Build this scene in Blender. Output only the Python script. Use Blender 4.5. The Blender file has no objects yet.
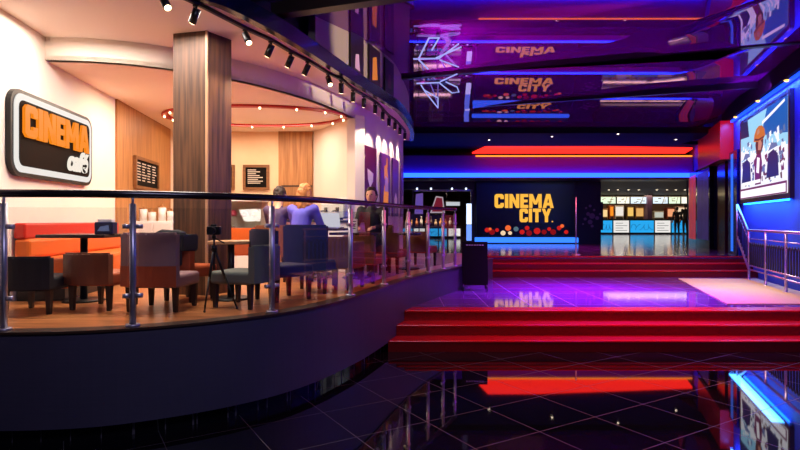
import bpy, bmesh, math, random
from mathutils import Vector, Matrix

S = bpy.context.scene
COL = S.collection
R = math.radians
random.seed(7)

# ------------------------------------------------------------------ camera, world, exposure
F = 560.0                       # focal length in pixels of the 800x450 frame
EYE = 1.6
cam_d = bpy.data.cameras.new('camera')
cam_d.sensor_width = 36.0
cam_d.lens = F * 36.0 / 800.0
cam_d.shift_y = -4.0 / 800.0
cam_d.clip_end = 200
cam = bpy.data.objects.new('camera', cam_d)
cam.location = (0, 0, EYE)
cam.rotation_euler = (R(90), 0, 0)
COL.objects.link(cam)
S.camera = cam

W = bpy.data.worlds.new('world')
W.use_nodes = True
W.node_tree.nodes['Background'].inputs[0].default_value = (0.10, 0.10, 0.34, 1)
W.node_tree.nodes['Background'].inputs[1].default_value = 0.05
S.world = W
S.view_settings.view_transform = 'Standard'
S.view_settings.look = 'None'
S.view_settings.exposure = 0.0
S.view_settings.gamma = 1.0
S.view_settings.use_curve_mapping = False
S.cycles.use_denoising = True
S.cycles.max_bounces = 10
S.cycles.transparent_max_bounces = 16
S.cycles.sample_clamp_indirect = 6.0
S.cycles.caustics_reflective = False
S.cycles.caustics_refractive = False


def lamp(name, kind, loc, color, energy, size=0.2, rot=(0, 0, 0), size_y=None, spot=None, blend=0.5, parent=None, spread=None):
    d = bpy.data.lights.new(name, kind)
    d.color = color
    d.energy = energy
    if kind == 'AREA':
        d.size = size
        if size_y:
            d.shape = 'RECTANGLE'
            d.size_y = size_y
        if spread:
            d.spread = spread
    else:
        d.shadow_soft_size = size
    if kind == 'SPOT':
        d.spot_size = spot or R(60)
        d.spot_blend = blend
    o = bpy.data.objects.new(name, d)
    o.location = loc
    o.rotation_euler = rot
    if parent:
        o.parent = parent
    COL.objects.link(o)
    return o


WARM = (1.0, 0.80, 0.62)
SOFT = (1.0, 0.89, 0.80)
lamp('cafe_ceiling_light', 'AREA', (-2.7, 7.9, 3.36), WARM, 100, 2.0, size_y=1.2)
lamp('cafe_soffit_light', 'AREA', (-2.7, 5.6, 3.6), SOFT, 76, 2.0, size_y=0.6)
lamp('cafe_wall_washer', 'AREA', (-2.7, 10.2, 3.36), WARM, 70, 2.2, size_y=0.5)
lamp('landing_fill_light', 'AREA', (3.3, 9.3, 4.2), (0.42, 0.03, 1.0), 440, 1.8, size_y=1.2, spread=R(66))  # added lamp without a fitting, gives the landing its purple glow
lamp('steps_light', 'AREA', (3.6, 6.9, 4.0), (1.0, 0.16, 0.18), 150, 5.0, size_y=0.5, spread=R(120))
lamp('upper_steps_light', 'AREA', (4.6, 12.4, 4.15), (1.0, 0.14, 0.18), 120, 4.0, size_y=0.5, spread=R(120))
lamp('upper_lobby_fill_light', 'SPOT', (4.6, 16.6, 3.98), (0.9, 0.05, 0.75), 900, 0.08, spot=R(92), blend=.8)  # added magenta wash for the upper floor, no fixture behind it
lamp('carpet_fill_light', 'AREA', (5.9, 9.9, 4.15), (1.0, 0.84, 0.50), 38, 0.7, size_y=0.7, spread=R(70))  # added warm fill to offset the purple on the carpet
lamp('lobby_fill_light', 'AREA', (0.3, 0.8, 4.35), (0.62, 0.60, 1.0), 95, 2.0, rot=(R(25), 0, 0), size_y=1.0)
lamp('ceiling_fill_right', 'AREA', (7.6, 9.0, 4.18), (0.36, 0.04, 1.0), 90, 7.0, rot=(R(90), 0, R(-71)), size_y=0.06)  # added fill tinting the lacquer film blue-violet, no cove is built here
lamp('ceiling_fill_left', 'AREA', (0.0, 9.4, 4.0), (0.85, 0.04, 0.75), 70, 3.5, rot=(R(104), 0, R(-90)), size_y=0.06, spread=R(75))  # added magenta fill for the film, stands for no real cove
lamp('red_block_fill_light', 'SPOT', (6.0, 11.6, 3.8), (1.0, 0.06, 0.05), 400, 0.1, rot=tuple(Vector((2.6, 3.3, -0.1)).to_track_quat('-Z', 'Y').to_euler()), spot=R(26))  # added spot to redden the block, no lamp hangs there
lamp('upstand_fill_light', 'SPOT', (4.2, 5.6, 3.6), (1.0, 0.82, 0.60), 1100, 0.05, rot=tuple(Vector((-4.9, 3.0, 0.68)).to_track_quat('-Z', 'Y').to_euler()), spot=R(22))  # added warm spot to brighten the wall above the canopy
lamp('concession_light', 'AREA', (15.0, 35.0, 3.2), (1.0, 0.72, 0.4), 320, 7.0, size_y=1.0)
lamp('concession_front_light', 'AREA', (14.0, 30.0, 3.2), (1.0, 0.75, 0.5), 60, 6.0, size_y=2.0)
lamp('side_bar_light', 'AREA', (1.2, 27.0, 2.95), (1.0, 0.75, 0.55), 90, 2.6, size_y=0.8)


# ------------------------------------------------------------------ colours and materials
def lin(c):
    return tuple((v / 12.92 if v <= 0.04045 else ((v + 0.055) / 1.055) ** 2.4) for v in (x / 255.0 for x in c))


MATS = {}


def mat(name, rgb, rough=0.5, metal=0.0, emit=None, strength=0.0, spec=0.5, ior=1.45, coat=0.0, noise=None, bump=None):
    """rgb in sRGB 0-255; noise = (scale, second rgb, (stretch xyz)); bump = (scale, strength)"""
    if name in MATS:
        return MATS[name]
    m = bpy.data.materials.new(name)
    m.use_nodes = True
    nt = m.node_tree
    b = nt.nodes['Principled BSDF']
    b.inputs['Base Color'].default_value = (*lin(rgb), 1)
    b.inputs['Roughness'].default_value = rough
    b.inputs['Metallic'].default_value = metal
    b.inputs['IOR'].default_value = ior
    b.inputs['Specular IOR Level'].default_value = 0.1 if emit else spec
    if coat:
        b.inputs['Coat Weight'].default_value = coat
        b.inputs['Coat Roughness'].default_value = 0.05
    if emit:
        b.inputs['Emission Color'].default_value = (*lin(emit), 1)
        b.inputs['Emission Strength'].default_value = strength
    if noise:
        tc = nt.nodes.new('ShaderNodeTexCoord')
        mp = nt.nodes.new('ShaderNodeMapping')
        mp.inputs['Scale'].default_value = noise[2]
        nz = nt.nodes.new('ShaderNodeTexNoise')
        nz.inputs['Scale'].default_value = noise[0]
        nz.inputs['Detail'].default_value = 6
        rp = nt.nodes.new('ShaderNodeValToRGB')
        rp.color_ramp.elements[0].position = 0.32
        rp.color_ramp.elements[1].position = 0.68
        rp.color_ramp.elements[0].color = (*lin(rgb), 1)
        rp.color_ramp.elements[1].color = (*lin(noise[1]), 1)
        nt.links.new(tc.outputs['Object'], mp.inputs[0])
        nt.links.new(mp.outputs[0], nz.inputs[0])
        nt.links.new(nz.outputs[0], rp.inputs[0])
        nt.links.new(rp.outputs[0], b.inputs['Base Color'])
    if bump:
        nz2 = nt.nodes.new('ShaderNodeTexNoise')
        nz2.inputs['Scale'].default_value = bump[0]
        bp = nt.nodes.new('ShaderNodeBump')
        bp.inputs['Strength'].default_value = bump[1]
        bp.inputs['Distance'].default_value = 0.01
        nt.links.new(nz2.outputs[0], bp.inputs['Height'])
        nt.links.new(bp.outputs[0], b.inputs['Normal'])
    MATS[name] = m
    return m


def glow(name, rgb, strength):
    return mat(name, (10, 10, 10), 0.4, emit=rgb, strength=strength)


def tile_mat(name, base, joint, size, angle, width=0.006, rough=0.04, ior=1.7, speck=None):
    """polished stone with joints on a rotated square grid"""
    m = bpy.data.materials.new(name)
    m.use_nodes = True
    nt = m.node_tree
    b = nt.nodes['Principled BSDF']
    b.inputs['IOR'].default_value = ior
    tc = nt.nodes.new('ShaderNodeTexCoord')
    mp = nt.nodes.new('ShaderNodeMapping')
    mp.inputs['Rotation'].default_value = (0, 0, angle)
    br = nt.nodes.new('ShaderNodeTexBrick')
    br.offset = 0.0
    br.squash = 1.0
    br.inputs['Scale'].default_value = 1.0
    br.inputs['Brick Width'].default_value = size
    br.inputs['Row Height'].default_value = size
    br.inputs['Mortar Size'].default_value = width
    br.inputs['Mortar Smooth'].default_value = 0.1
    br.inputs['Color1'].default_value = (*lin(base), 1)
    br.inputs['Color2'].default_value = (*lin(tuple(min(255, v + 5) for v in base)), 1)
    br.inputs['Mortar'].default_value = (*lin(joint), 1)
    nt.links.new(tc.outputs['Object'], mp.inputs[0])
    nt.links.new(mp.outputs[0], br.inputs[0])
    col = br.outputs['Color']
    if speck:
        vo = nt.nodes.new('ShaderNodeTexVoronoi')
        vo.inputs['Scale'].default_value = 22
        lt = nt.nodes.new('ShaderNodeMath')
        lt.operation = 'LESS_THAN'
        lt.inputs[1].default_value = 0.035
        mx = nt.nodes.new('ShaderNodeMixRGB')
        mx.inputs[2].default_value = (*lin(speck), 1)
        nt.links.new(tc.outputs['Object'], vo.inputs[0])
        nt.links.new(vo.outputs['Distance'], lt.inputs[0])
        nt.links.new(lt.outputs[0], mx.inputs[0])
        nt.links.new(col, mx.inputs[1])
        col = mx.outputs[0]
    nt.links.new(col, b.inputs['Base Color'])
    mr = nt.nodes.new('ShaderNodeMapRange')
    mr.inputs['To Min'].default_value = rough
    mr.inputs['To Max'].default_value = 0.6
    nt.links.new(br.outputs['Fac'], mr.inputs[0])
    nt.links.new(mr.outputs[0], b.inputs['Roughness'])
    MATS[name] = m
    return m


def wood_mat(name, a, b2, plank=None, rough=0.45, axis='z'):
    sc = {'z': (14, 14, 0.7), 'x': (0.7, 14, 14), 'y': (14, 0.7, 14)}[axis]
    return mat(name, a, rough, noise=(2.2, b2, sc))


def glass_mat(name, tint=(0.94, 0.95, 0.95), ior=1.5):
    m = bpy.data.materials.new(name)
    m.use_nodes = True
    nt = m.node_tree
    for n in list(nt.nodes):
        if n.type == 'BSDF_PRINCIPLED':
            nt.nodes.remove(n)
    out = nt.nodes['Material Output']
    tr = nt.nodes.new('ShaderNodeBsdfTransparent')
    tr.inputs[0].default_value = (*tint, 1)
    gl = nt.nodes.new('ShaderNodeBsdfGlossy')
    gl.inputs['Roughness'].default_value = 0.0
    fr = nt.nodes.new('ShaderNodeFresnel')
    ge = nt.nodes.new('ShaderNodeNewGeometry')
    mr = nt.nodes.new('ShaderNodeMapRange')
    mr.inputs['To Min'].default_value = ior
    mr.inputs['To Max'].default_value = 1.0 / ior
    nt.links.new(ge.outputs['Backfacing'], mr.inputs[0])
    nt.links.new(mr.outputs[0], fr.inputs[0])
    mx = nt.nodes.new('ShaderNodeMixShader')
    nt.links.new(fr.outputs[0], mx.inputs[0])
    nt.links.new(tr.outputs[0], mx.inputs[1])
    nt.links.new(gl.outputs[0], mx.inputs[2])
    nt.links.new(mx.outputs[0], out.inputs[0])
    MATS[name] = m
    return m


def mirror_mat(name, diff, gloss, fac, rough):
    """stretched lacquer film: dyed base under a clear mirror-like skin"""
    m = bpy.data.materials.new(name)
    m.use_nodes = True
    nt = m.node_tree
    for n in list(nt.nodes):
        if n.type == 'BSDF_PRINCIPLED':
            nt.nodes.remove(n)
    out = nt.nodes['Material Output']
    d = nt.nodes.new('ShaderNodeBsdfDiffuse')
    d.inputs[0].default_value = (*lin(diff), 1)
    g = nt.nodes.new('ShaderNodeBsdfGlossy')
    g.inputs[0].default_value = (*lin(gloss), 1)
    g.inputs['Roughness'].default_value = rough
    mx = nt.nodes.new('ShaderNodeMixShader')
    mx.inputs[0].default_value = fac
    nt.links.new(d.outputs[0], mx.inputs[1])
    nt.links.new(g.outputs[0], mx.inputs[2])
    nt.links.new(mx.outputs[0], out.inputs[0])
    MATS[name] = m
    return m


M_plaster = mat('cream_plaster', (238, 222, 206), 0.7)
M_soffit = mat('soffit_plaster', (250, 238, 226), 0.7)
M_inner_ceiling = mat('inner_ceiling_plaster', (248, 232, 212), 0.7)
M_peach = mat('peach_plaster', (240, 205, 165), 0.7, noise=(1.5, (232, 190, 148), (1, 1, 1)))
M_navy = mat('navy_render', (56, 52, 70), 0.5, noise=(1.2, (64, 58, 78), (1, 1, 1)), bump=(30, 0.1))
M_black = mat('black_paint', (10, 9, 12), 0.4)
M_blackgloss = mat('black_gloss', (8, 8, 14), 0.12, ior=1.6)
M_canopy = mat('canopy_navy', (16, 18, 48), 0.25, ior=1.6)
M_floor = tile_mat('black_granite', (9, 8, 12), (30, 28, 30), 0.62, R(-31), 0.0035, 0.03, 1.9, speck=(70, 66, 72))
M_landing = tile_mat('dark_landing_tile', (84, 50, 110), (110, 88, 124), 0.62, R(0), 0.004, 0.055, 2.0)
M_upper = tile_mat('dark_upper_tile', (70, 36, 74), (84, 60, 90), 0.62, R(0), 0.005, 0.10, 2.0)
M_toe = tile_mat('toe_tile', (10, 9, 12), (70, 64, 70), 0.2, 0, 0.004, 0.08, 1.6)
M_red = mat('red_step', (150, 8, 14), 0.34, noise=(40, (128, 4, 10), (1, 1, 1)))
M_redtrim = mat('red_nosing', (190, 16, 24), 0.22)
M_wood_pillar = wood_mat('walnut_pillar', (52, 32, 20), (98, 64, 40))
M_wood_panel = wood_mat('oak_panel', (150, 98, 52), (190, 134, 78))
M_wood_floor = mat('wood_floor', (150, 90, 50), 0.3, noise=(1.6, (196, 128, 76), (1.0, 9, 1)))
M_chrome = mat('brushed_steel', (176, 170, 182), 0.38, 0.8)
M_rail = mat('dark_handrail', (34, 26, 28), 0.22, ior=1.6)
M_glass = glass_mat('clear_glass')
M_smoke = glass_mat('case_glass', (0.85, 0.9, 0.9))
M_ceiling = mirror_mat('lacquer_ceiling', (116, 16, 140), (220, 178, 236), 0.5, 0.015)
M_beam = mat('beam_black', (8, 7, 9), 0.35)
M_blue = mat('blue_wall', (44, 76, 214), 0.55)
M_bluegloss = mat('blue_gloss_panel', (14, 20, 110), 0.2)
M_darkwall = mat('dark_purple_wall', (30, 12, 44), 0.5)
M_fascia = mat('dark_fascia', (34, 16, 44), 0.4)
M_soffit_dark = mat('dark_soffit', (22, 10, 22), 0.7, spec=.06)
M_cove = mat('cove_plaster', (120, 40, 150), 0.6)
M_redblock = mat('red_lacquer', (170, 14, 22), 0.3)
M_carpet = mat('beige_carpet', (160, 138, 112), 0.95, noise=(60, (178, 154, 126), (1, 1, 1)), bump=(250, 0.5))
M_led_blue = glow('blue_led', (20, 56, 255), 9)
M_led_cyan = glow('cyan_led', (40, 140, 255), 7)
M_led_red = glow('red_led', (255, 36, 28), 2.6)
M_led_amber = glow('amber_led', (255, 130, 40), 2.2)
M_led_white = glow('white_led', (210, 225, 255), 3)
M_yellow = glow('sign_yellow', (255, 186, 66), 1.06)
M_bulb = glow('warm_bulb', (255, 214, 160), 14)
M_white = mat('white_lacquer', (232, 228, 226), 0.35)


# ------------------------------------------------------------------ mesh helpers
class MB:
    def __init__(self):
        self.bm = bmesh.new()

    def face(self, pts, mi=0):
        try:
            f = self.bm.faces.new([self.bm.verts.new(p) for p in pts])
            f.material_index = mi
            return f
        except ValueError:
            return None

    def hexa(self, b, t, mi=0):
        vb = [self.bm.verts.new(p) for p in b]
        vt = [self.bm.verts.new(p) for p in t]
        n = len(vb)
        fs = [self.bm.faces.new(vb[::-1]), self.bm.faces.new(vt)]
        for i in range(n):
            fs.append(self.bm.faces.new((vb[i], vb[(i + 1) % n], vt[(i + 1) % n], vt[i])))
        for f in fs:
            f.material_index = mi
        return vb + vt

    def box(self, x0, x1, y0, y1, z0, z1, mi=0, bevel=0.0, seg=2):
        vs = self.hexa([(x0, y0, z0), (x1, y0, z0), (x1, y1, z0), (x0, y1, z0)],
                       [(x0, y0, z1), (x1, y0, z1), (x1, y1, z1), (x0, y1, z1)], mi)
        if bevel:
            es = list({e for v in vs for e in v.link_edges})
            bmesh.ops.bevel(self.bm, geom=es, offset=bevel, segments=seg, profile=0.5, affect='EDGES')
        return self

    def prism(self, poly, z0, z1, mi=0):
        self.hexa([(x, y, z0) for x, y in poly], [(x, y, z1) for x, y in poly], mi)
        return self

    def cyl(self, p0, p1, r0, r1=None, seg=12, mi=0, cap=True):
        r1 = r0 if r1 is None else r1
        p0, p1 = Vector(p0), Vector(p1)
        d = (p1 - p0)
        d.normalize()
        u = d.orthogonal().normalized()
        v = d.cross(u)
        a = [self.bm.verts.new(p0 + (u * math.cos(t) + v * math.sin(t)) * r0) for t in [2 * math.pi * i / seg for i in range(seg)]]
        b = [self.bm.verts.new(p1 + (u * math.cos(t) + v * math.sin(t)) * r1) for t in [2 * math.pi * i / seg for i in range(seg)]]
        for i in range(seg):
            f = self.bm.faces.new((a[i], a[(i + 1) % seg], b[(i + 1) % seg], b[i]))
            f.smooth = True
            f.material_index = mi
        if cap:
            self.bm.faces.new(a[::-1]).material_index = mi
            self.bm.faces.new(b).material_index = mi
        return self

    def ball(self, c, r, sc=(1, 1, 1), seg=14, rings=9, mi=0):
        ret = bmesh.ops.create_uvsphere(self.bm, u_segments=seg, v_segments=rings, radius=r)
        for v in ret['verts']:
            v.co = Vector((v.co.x * sc[0], v.co.y * sc[1], v.co.z * sc[2])) + Vector(c)
            for f in v.link_faces:
                f.smooth = True
                f.material_index = mi
        return self

    def caps(self, p0, p1, r0, r1):
        self.cyl(p0, p1, r0, r1, 12)
        self.ball(p0, r0, seg=12, rings=8)
        self.ball(p1, r1, seg=12, rings=8)
        return self

    def tube(self, pts, r, seg=8, closed=False, mi=0):
        pts = [Vector(p) for p in pts]
        n = len(pts)
        rings = []
        u = None
        for i, p in enumerate(pts):
            if closed:
                d = pts[(i + 1) % n] - pts[i - 1]
            else:
                d = pts[min(i + 1, n - 1)] - pts[max(i - 1, 0)]
            d.normalize()
            if u is None:
                u = d.orthogonal().normalized()
            u = (u - d * u.dot(d)).normalized()
            v = d.cross(u)
            rings.append([self.bm.verts.new(p + (u * math.cos(t) + v * math.sin(t)) * r) for t in [2 * math.pi * k / seg for k in range(seg)]])
        for i in range(n if closed else n - 1):
            a, b = rings[i], rings[(i + 1) % n]
            for k in range(seg):
                f = self.bm.faces.new((a[k], a[(k + 1) % seg], b[(k + 1) % seg], b[k]))
                f.smooth = True
                f.material_index = mi
        if not closed:
            self.bm.faces.new(rings[0][::-1]).material_index = mi
            self.bm.faces.new(rings[-1]).material_index = mi
        return self

    def strip(self, line, z0, z1, thick=0.0, mi=0, side=1):
        """upright wall along a plan polyline; thick grows to the left of travel times side"""
        inner = offset(line, thick * side) if thick else None
        n = len(line)
        if not thick:
            a = [self.bm.verts.new((x, y, z0)) for x, y in line]
            b = [self.bm.verts.new((x, y, z1)) for x, y in line]
            for i in range(n - 1):
                f = self.bm.faces.new((a[i], a[i + 1], b[i + 1], b[i]))
                f.smooth = True
        else:
            self.ring([(p, q) for p, q in zip(line, inner)], z0, z1, mi)
        return self

    def ring(self, pairs, z0, z1, mi=0):
        q = []
        for p, i in pairs:
            q.append([self.bm.verts.new((p[0], p[1], z0)), self.bm.verts.new((p[0], p[1], z1)),
                      self.bm.verts.new((i[0], i[1], z1)), self.bm.verts.new((i[0], i[1], z0))])
        for k in range(len(q) - 1):
            for j in range(4):
                f = self.bm.faces.new((q[k][j], q[k + 1][j], q[k + 1][(j + 1) % 4], q[k][(j + 1) % 4]))
                f.material_index = mi
        self.bm.faces.new(q[0])
        self.bm.faces.new(q[-1][::-1])
        return self

    def build(self, name, m, parent=None, mx=None, smooth=False):
        bm = self.bm
        if mx is not None:
            bmesh.ops.transform(bm, matrix=mx, verts=bm.verts)
        bmesh.ops.recalc_face_normals(bm, faces=bm.faces)
        me = bpy.data.meshes.new(name)
        bm.to_mesh(me)
        bm.free()
        for k in (m if isinstance(m, (list, tuple)) else [m]):
            me.materials.append(k)
        if smooth:
            for p in me.polygons:
                p.use_smooth = True
        o = bpy.data.objects.new(name, me)
        COL.objects.link(o)
        if parent:
            o.parent = parent
        return o


def offset(line, d):
    out = []
    n = len(line)
    for i in range(n):
        a, b = line[max(i - 1, 0)], line[min(i + 1, n - 1)]
        dx, dy = b[0] - a[0], b[1] - a[1]
        L = math.hypot(dx, dy) or 1
        out.append((line[i][0] - dy / L * d, line[i][1] + dx / L * d))
    return out


def spline(P, n=10):
    out = []
    for i in range(len(P) - 1):
        p0, p1, p2, p3 = P[max(i - 1, 0)], P[i], P[i + 1], P[min(i + 2, len(P) - 1)]
        for k in range(n):
            t = k / n
            out.append(tuple(0.5 * ((2 * b) + (-a + c) * t + (2 * a - 5 * b + 4 * c - d) * t * t + (-a + 3 * b - 3 * c + d) * t ** 3)
                             for a, b, c, d in zip(p0, p1, p2, p3)))
    out.append(tuple(P[-1]))
    return out


def tag(o, label=None, cat=None, group=None, kind=None):
    if label:
        o['label'] = label
    if cat:
        o['category'] = cat
    if group:
        o['group'] = group
    if kind:
        o['kind'] = kind
    return o


def thing(name, label, cat, loc=(0, 0, 0), rz=0.0, group=None):
    o = bpy.data.objects.new(name, None)
    o.location = loc
    o.rotation_euler = (0, 0, rz)
    o.empty_display_size = 0.1
    COL.objects.link(o)
    return tag(o, label, cat, group)


def struct(name, mb, m, parent=None):
    o = mb.build(name, m, parent)
    if not parent:
        o['kind'] = 'structure'
    return o


def dup(root, loc, rz, label, group=None):
    r = root.copy()
    COL.objects.link(r)
    r.location = loc
    r.rotation_euler = (0, 0, rz)
    r['label'] = label
    if group:
        r['group'] = group
    for ch in list(root.children):
        c = ch.copy()
        if ch.type == 'LIGHT':
            c.data = ch.data
        COL.objects.link(c)
        c.parent = r
        for g in list(ch.children):
            d = g.copy()
            COL.objects.link(d)
            d.parent = c
    return r


def frame_mx(origin, xdir):
    """local x along xdir (plan), local y up, local z out of the wall"""
    x = Vector((xdir[0], xdir[1], 0)).normalized()
    y = Vector((0, 0, 1))
    z = x.cross(y)
    m = Matrix((x, y, z)).transposed().to_4x4()
    m.translation = Vector(origin)
    return m


def rrect(x0, x1, y0, y1, r, n=6):
    pts = []
    for cx, cy, a0 in ((x1 - r, y0 + r, -90), (x1 - r, y1 - r, 0), (x0 + r, y1 - r, 90), (x0 + r, y0 + r, 180)):
        for k in range(n + 1):
            a = R(a0 + 90 * k / n)
            pts.append((cx + r * math.cos(a), cy + r * math.sin(a)))
    return pts


# heavy block letters as polygons in a cell 1 high; width returned
def glyph(ch):
    s = 0.24
    c = 0.12

    def r(x0, x1, y0, y1):
        return [(x0, y0), (x1, y0), (x1, y1), (x0, y1)]
    if ch == 'C':
        w = 0.66
        return w, [[(c, 0), (w - c, 0), (w, c), (w, s), (0, s), (0, c)], r(0, s, s, 1 - s),
                   [(0, 1 - s), (w, 1 - s), (w, 1 - c), (w - c, 1), (c, 1), (0, 1 - c)],
                   r(w - s, w, s, 0.36), r(w - s, w, 0.64, 1 - s)]
    if ch == 'I':
        return s, [r(0, s, 0, 1)]
    if ch == 'N':
        w = 0.70
        return w, [r(0, s - .02, 0, 1), r(w - s + .02, w, 0, 1), [(0, 1), (w - s + .02, 0), (w, 0), (s - .02, 1)]]
    if ch == 'E':
        w = 0.56
        return w, [r(0, s, 0, 1), r(s, w, 0, s - .02), r(s, w - .05, 0.40, 0.60), r(s, w, 1 - s + .02, 1)]
    if ch == 'M':
        w = 0.88
        return w, [r(0, s - .02, 0, 1), r(w - s + .02, w, 0, 1), [(0, 1), (w / 2 - .09, 0.25), (w / 2 + .09, 0.25), (s, 1)],
                   [(w - s, 1), (w / 2 - .09, 0.25), (w / 2 + .09, 0.25), (w, 1)]]
    if ch == 'A':
        w = 0.78
        return w, [[(0, 0), (s, 0), (w / 2 + .05, 1), (w / 2 - .14, 1)], [(w - s, 0), (w, 0), (w / 2 + .14, 1), (w / 2 - .05, 1)],
                   r(.2, w - .2, 0.18, 0.38)]
    if ch == 'T':
        w = 0.62
        return w, [r(0, w, 1 - s, 1), r(w / 2 - s / 2, w / 2 + s / 2, 0, 1 - s)]
    if ch == 'Y':
        w = 0.74
        return w, [r(w / 2 - s / 2, w / 2 + s / 2, 0, 0.45), [(0, 1), (w / 2 - s / 2, 0.4), (w / 2 + s / 2, 0.4), (s, 1)],
                   [(w - s, 1), (w / 2 - s / 2, 0.4), (w / 2 + s / 2, 0.4), (w, 1)]]
    return 0.3, []


def word(mb, text, x0, x1, y0, y1, z, t=0.02, gap=0.08, mi=0):
    ws = [glyph(c)[0] for c in text]
    tot = sum(ws) + gap * (len(text) - 1)
    sx = (x1 - x0) / tot
    sy = y1 - y0
    x = 0
    for c in text:
        w, ps = glyph(c)
        for p in ps:
            b = [(x0 + (x + px) * sx, y0 + py * sy, z) for px, py in p]
            mb.hexa(b, [(q[0], q[1], z + t) for q in b], mi)
        x += w + gap


def disc(mb, cx, cy, rx, ry, z, mi=0, n=14):
    mb.face([(cx + rx * math.cos(2 * math.pi * i / n), cy + ry * math.sin(2 * math.pi * i / n), z) for i in range(n)], mi)


# ------------------------------------------------------------------ plan lines
UP = 0.80                                    # cafe and upper lobby level
LAND = 0.40
Z_SOF = 3.64
Z_IN = 3.385
RAILP = spline([(-4.6, 4.55), (-3.75, 4.13), (-2.89, 4.04), (-2.02, 4.19), (-1.12, 4.82), (-.53, 5.9), (.11, 7.86), (.96, 9.74), (1.9, 11.9)], 12)
CANP = spline([(-4.6, 5.0), (-3.4, 4.72), (-2.5, 4.82), (-1.8, 5.17), (-1.44, 5.83), (-1.17, 6.57), (-.72, 8.1), (-.26, 9.6), (0.0, 10.5), (.24, 12.2), (.30, 13.2), (.30, 14.2)], 10)
FASP = spline([(-3.98, 6.2), (-3.36, 6.28), (-2.77, 6.53), (-2.12, 7.05), (-1.64, 7.67), (-1.2, 8.5), (-.78, 9.7)], 10)
FACP = spline([(-.78, 9.7), (-.5, 10.6), (-.22, 11.8), (.0, 13.0), (.08, 13.9)], 10)


def left_x(y):
    return -3.83 - 0.12 * (y - 5.36)


def right_x(y):
    return 3.58 + 0.34 * y


def curve_x(line, y):
    for a, b in zip(line, line[1:]):
        if a[1] <= y <= b[1] and a[0] > -3.2:
            t = (y - a[1]) / ((b[1] - a[1]) or 1)
            return a[0] + (b[0] - a[0]) * t
    return line[-1][0]


RW = (0.34, 1.0)

# ------------------------------------------------------------------ the setting
fl = MB()
fl.face([(-7, -4, 0), (9, -4, 0), (9, 8.5, 0), (-7, 8.5, 0)])
struct('floor', fl, M_floor)

# curved plinth wall under the railing
OUT = offset(RAILP, -0.07)
OUT_IN = offset(RAILP, 0.05)
mb = MB()
mb.ring(list(zip(OUT, OUT_IN)), 0.11, UP, 0)
struct('wall_plinth', mb, M_navy)
mb = MB()
mb.ring(list(zip(offset(RAILP, 0.0), offset(RAILP, 0.12))), 0.0, 0.11, 0)
struct('baseboard_plinth', mb, M_toe)
mb = MB()
mb.ring(list(zip(offset(RAILP, -0.085), offset(RAILP, 0.07))), UP - 0.006, UP + 0.012, 0)
struct('trim_platform_edge', mb, mat('edge_strip', (60, 40, 30), 0.35))

# cafe floor
poly = [p for p in offset(RAILP, 0.07)]
mb = MB()
mb.prism(poly + [(1.83, 14.0), (-6.0, 14.0), (-6.0, 4.6)], UP - 0.05, UP)
struct('floor_cafe', mb, M_wood_floor)
# upper lobby floor
mb = MB()
mb.prism([(1.83, 12.6), (right_x(12.6), 12.6), (right_x(20.4), 20.4), (10.6, 20.4), (22, 20.4), (22, 37), (-6, 37), (-6, 14.0), (1.83, 14.0)], UP - 0.05, UP)
struct('floor_upper', mb, M_upper)
# landing
y0, y1 = 7.8, 12.0
lp = [(curve_x(OUT, y0 + (y1 - y0) * k / 10) + 0.004, y0 + (y1 - y0) * k / 10) for k in range(10, -1, -1)]
mb = MB()
mb.prism(lp + [(right_x(y0) - .005, y0), (right_x(y1) - .005, y1)], LAND - 0.1, LAND)
struct('floor_landing', mb, M_landing)


def stair(name, label, fronts, z0, rise, tread, xl, last_to, red_to=None):
    t = thing(name, label, 'stairs', (3.0, fronts[0], z0))
    n = len(fronts)
    for k, y in enumerate(fronts):
        ye = fronts[k + 1] + 0.06 if k + 1 < n else last_to
        b = MB()
        seg = 5
        L = [(xl(y + (ye - y) * i / seg), y + (ye - y) * i / seg) for i in range(seg, -1, -1)]
        b.prism([(x - 3.0, q - fronts[0]) for x, q in L + [(right_x(y) - .006, y), (right_x(ye) - .006, ye)]], rise * k, rise * (k + 1))
        s = b.build('step', M_red, t)
        nb = MB()
        x0 = xl(y) + 0.01
        nb.box(x0 - 3.0, right_x(y) - 3.02, y - fronts[0] - 0.014, y - fronts[0] + 0.035, rise * (k + 1) - 0.022, rise * (k + 1) + 0.004, 0, 0.006)
        nb.build('nosing', M_redtrim, s)
    return t


stair('lower_stairs', 'lower flight of three red steps rising from the black floor', [6.84, 7.17, 7.50], 0.0, LAND / 3, 0.33,
      lambda y: curve_x(OUT, y) + 0.004, 7.8)
stair('upper_stairs', 'upper flight of three red steps behind the beige carpet', [11.95, 12.28, 12.61], LAND, (UP - LAND) / 3, 0.33,
      lambda y: 1.9, 12.9)

# walls of the cafe
mb = MB()
mb.hexa([(left_x(3.0), 3.0, UP - .05), (left_x(11.4), 11.4, UP - .05), (left_x(11.4) - .2, 11.4, UP - .05), (left_x(3.0) - .2, 3.0, UP - .05)],
        [(left_x(3.0), 3.0, Z_SOF), (left_x(11.4), 11.4, Z_SOF), (left_x(11.4) - .2, 11.4, Z_SOF), (left_x(3.0) - .2, 3.0, Z_SOF)])
struct('wall_left', mb, M_plaster)
mb = MB()
mb.hexa([(left_x(8.2) + .03, 8.2, UP), (left_x(10.9) + .03, 10.9, UP), (left_x(10.9), 10.9, UP), (left_x(8.2), 8.2, UP)],
        [(left_x(8.2) + .03, 8.2, Z_IN), (left_x(10.9) + .03, 10.9, Z_IN), (left_x(10.9), 10.9, Z_IN), (left_x(8.2), 8.2, Z_IN)])
struct('trim_oak_panelling', mb, M_wood_panel)
mb = MB()
mb.box(-4.8, -1.74, 11.2, 11.4, UP, Z_IN)
struct('wall_back', mb, M_peach)
mb = MB()
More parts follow.
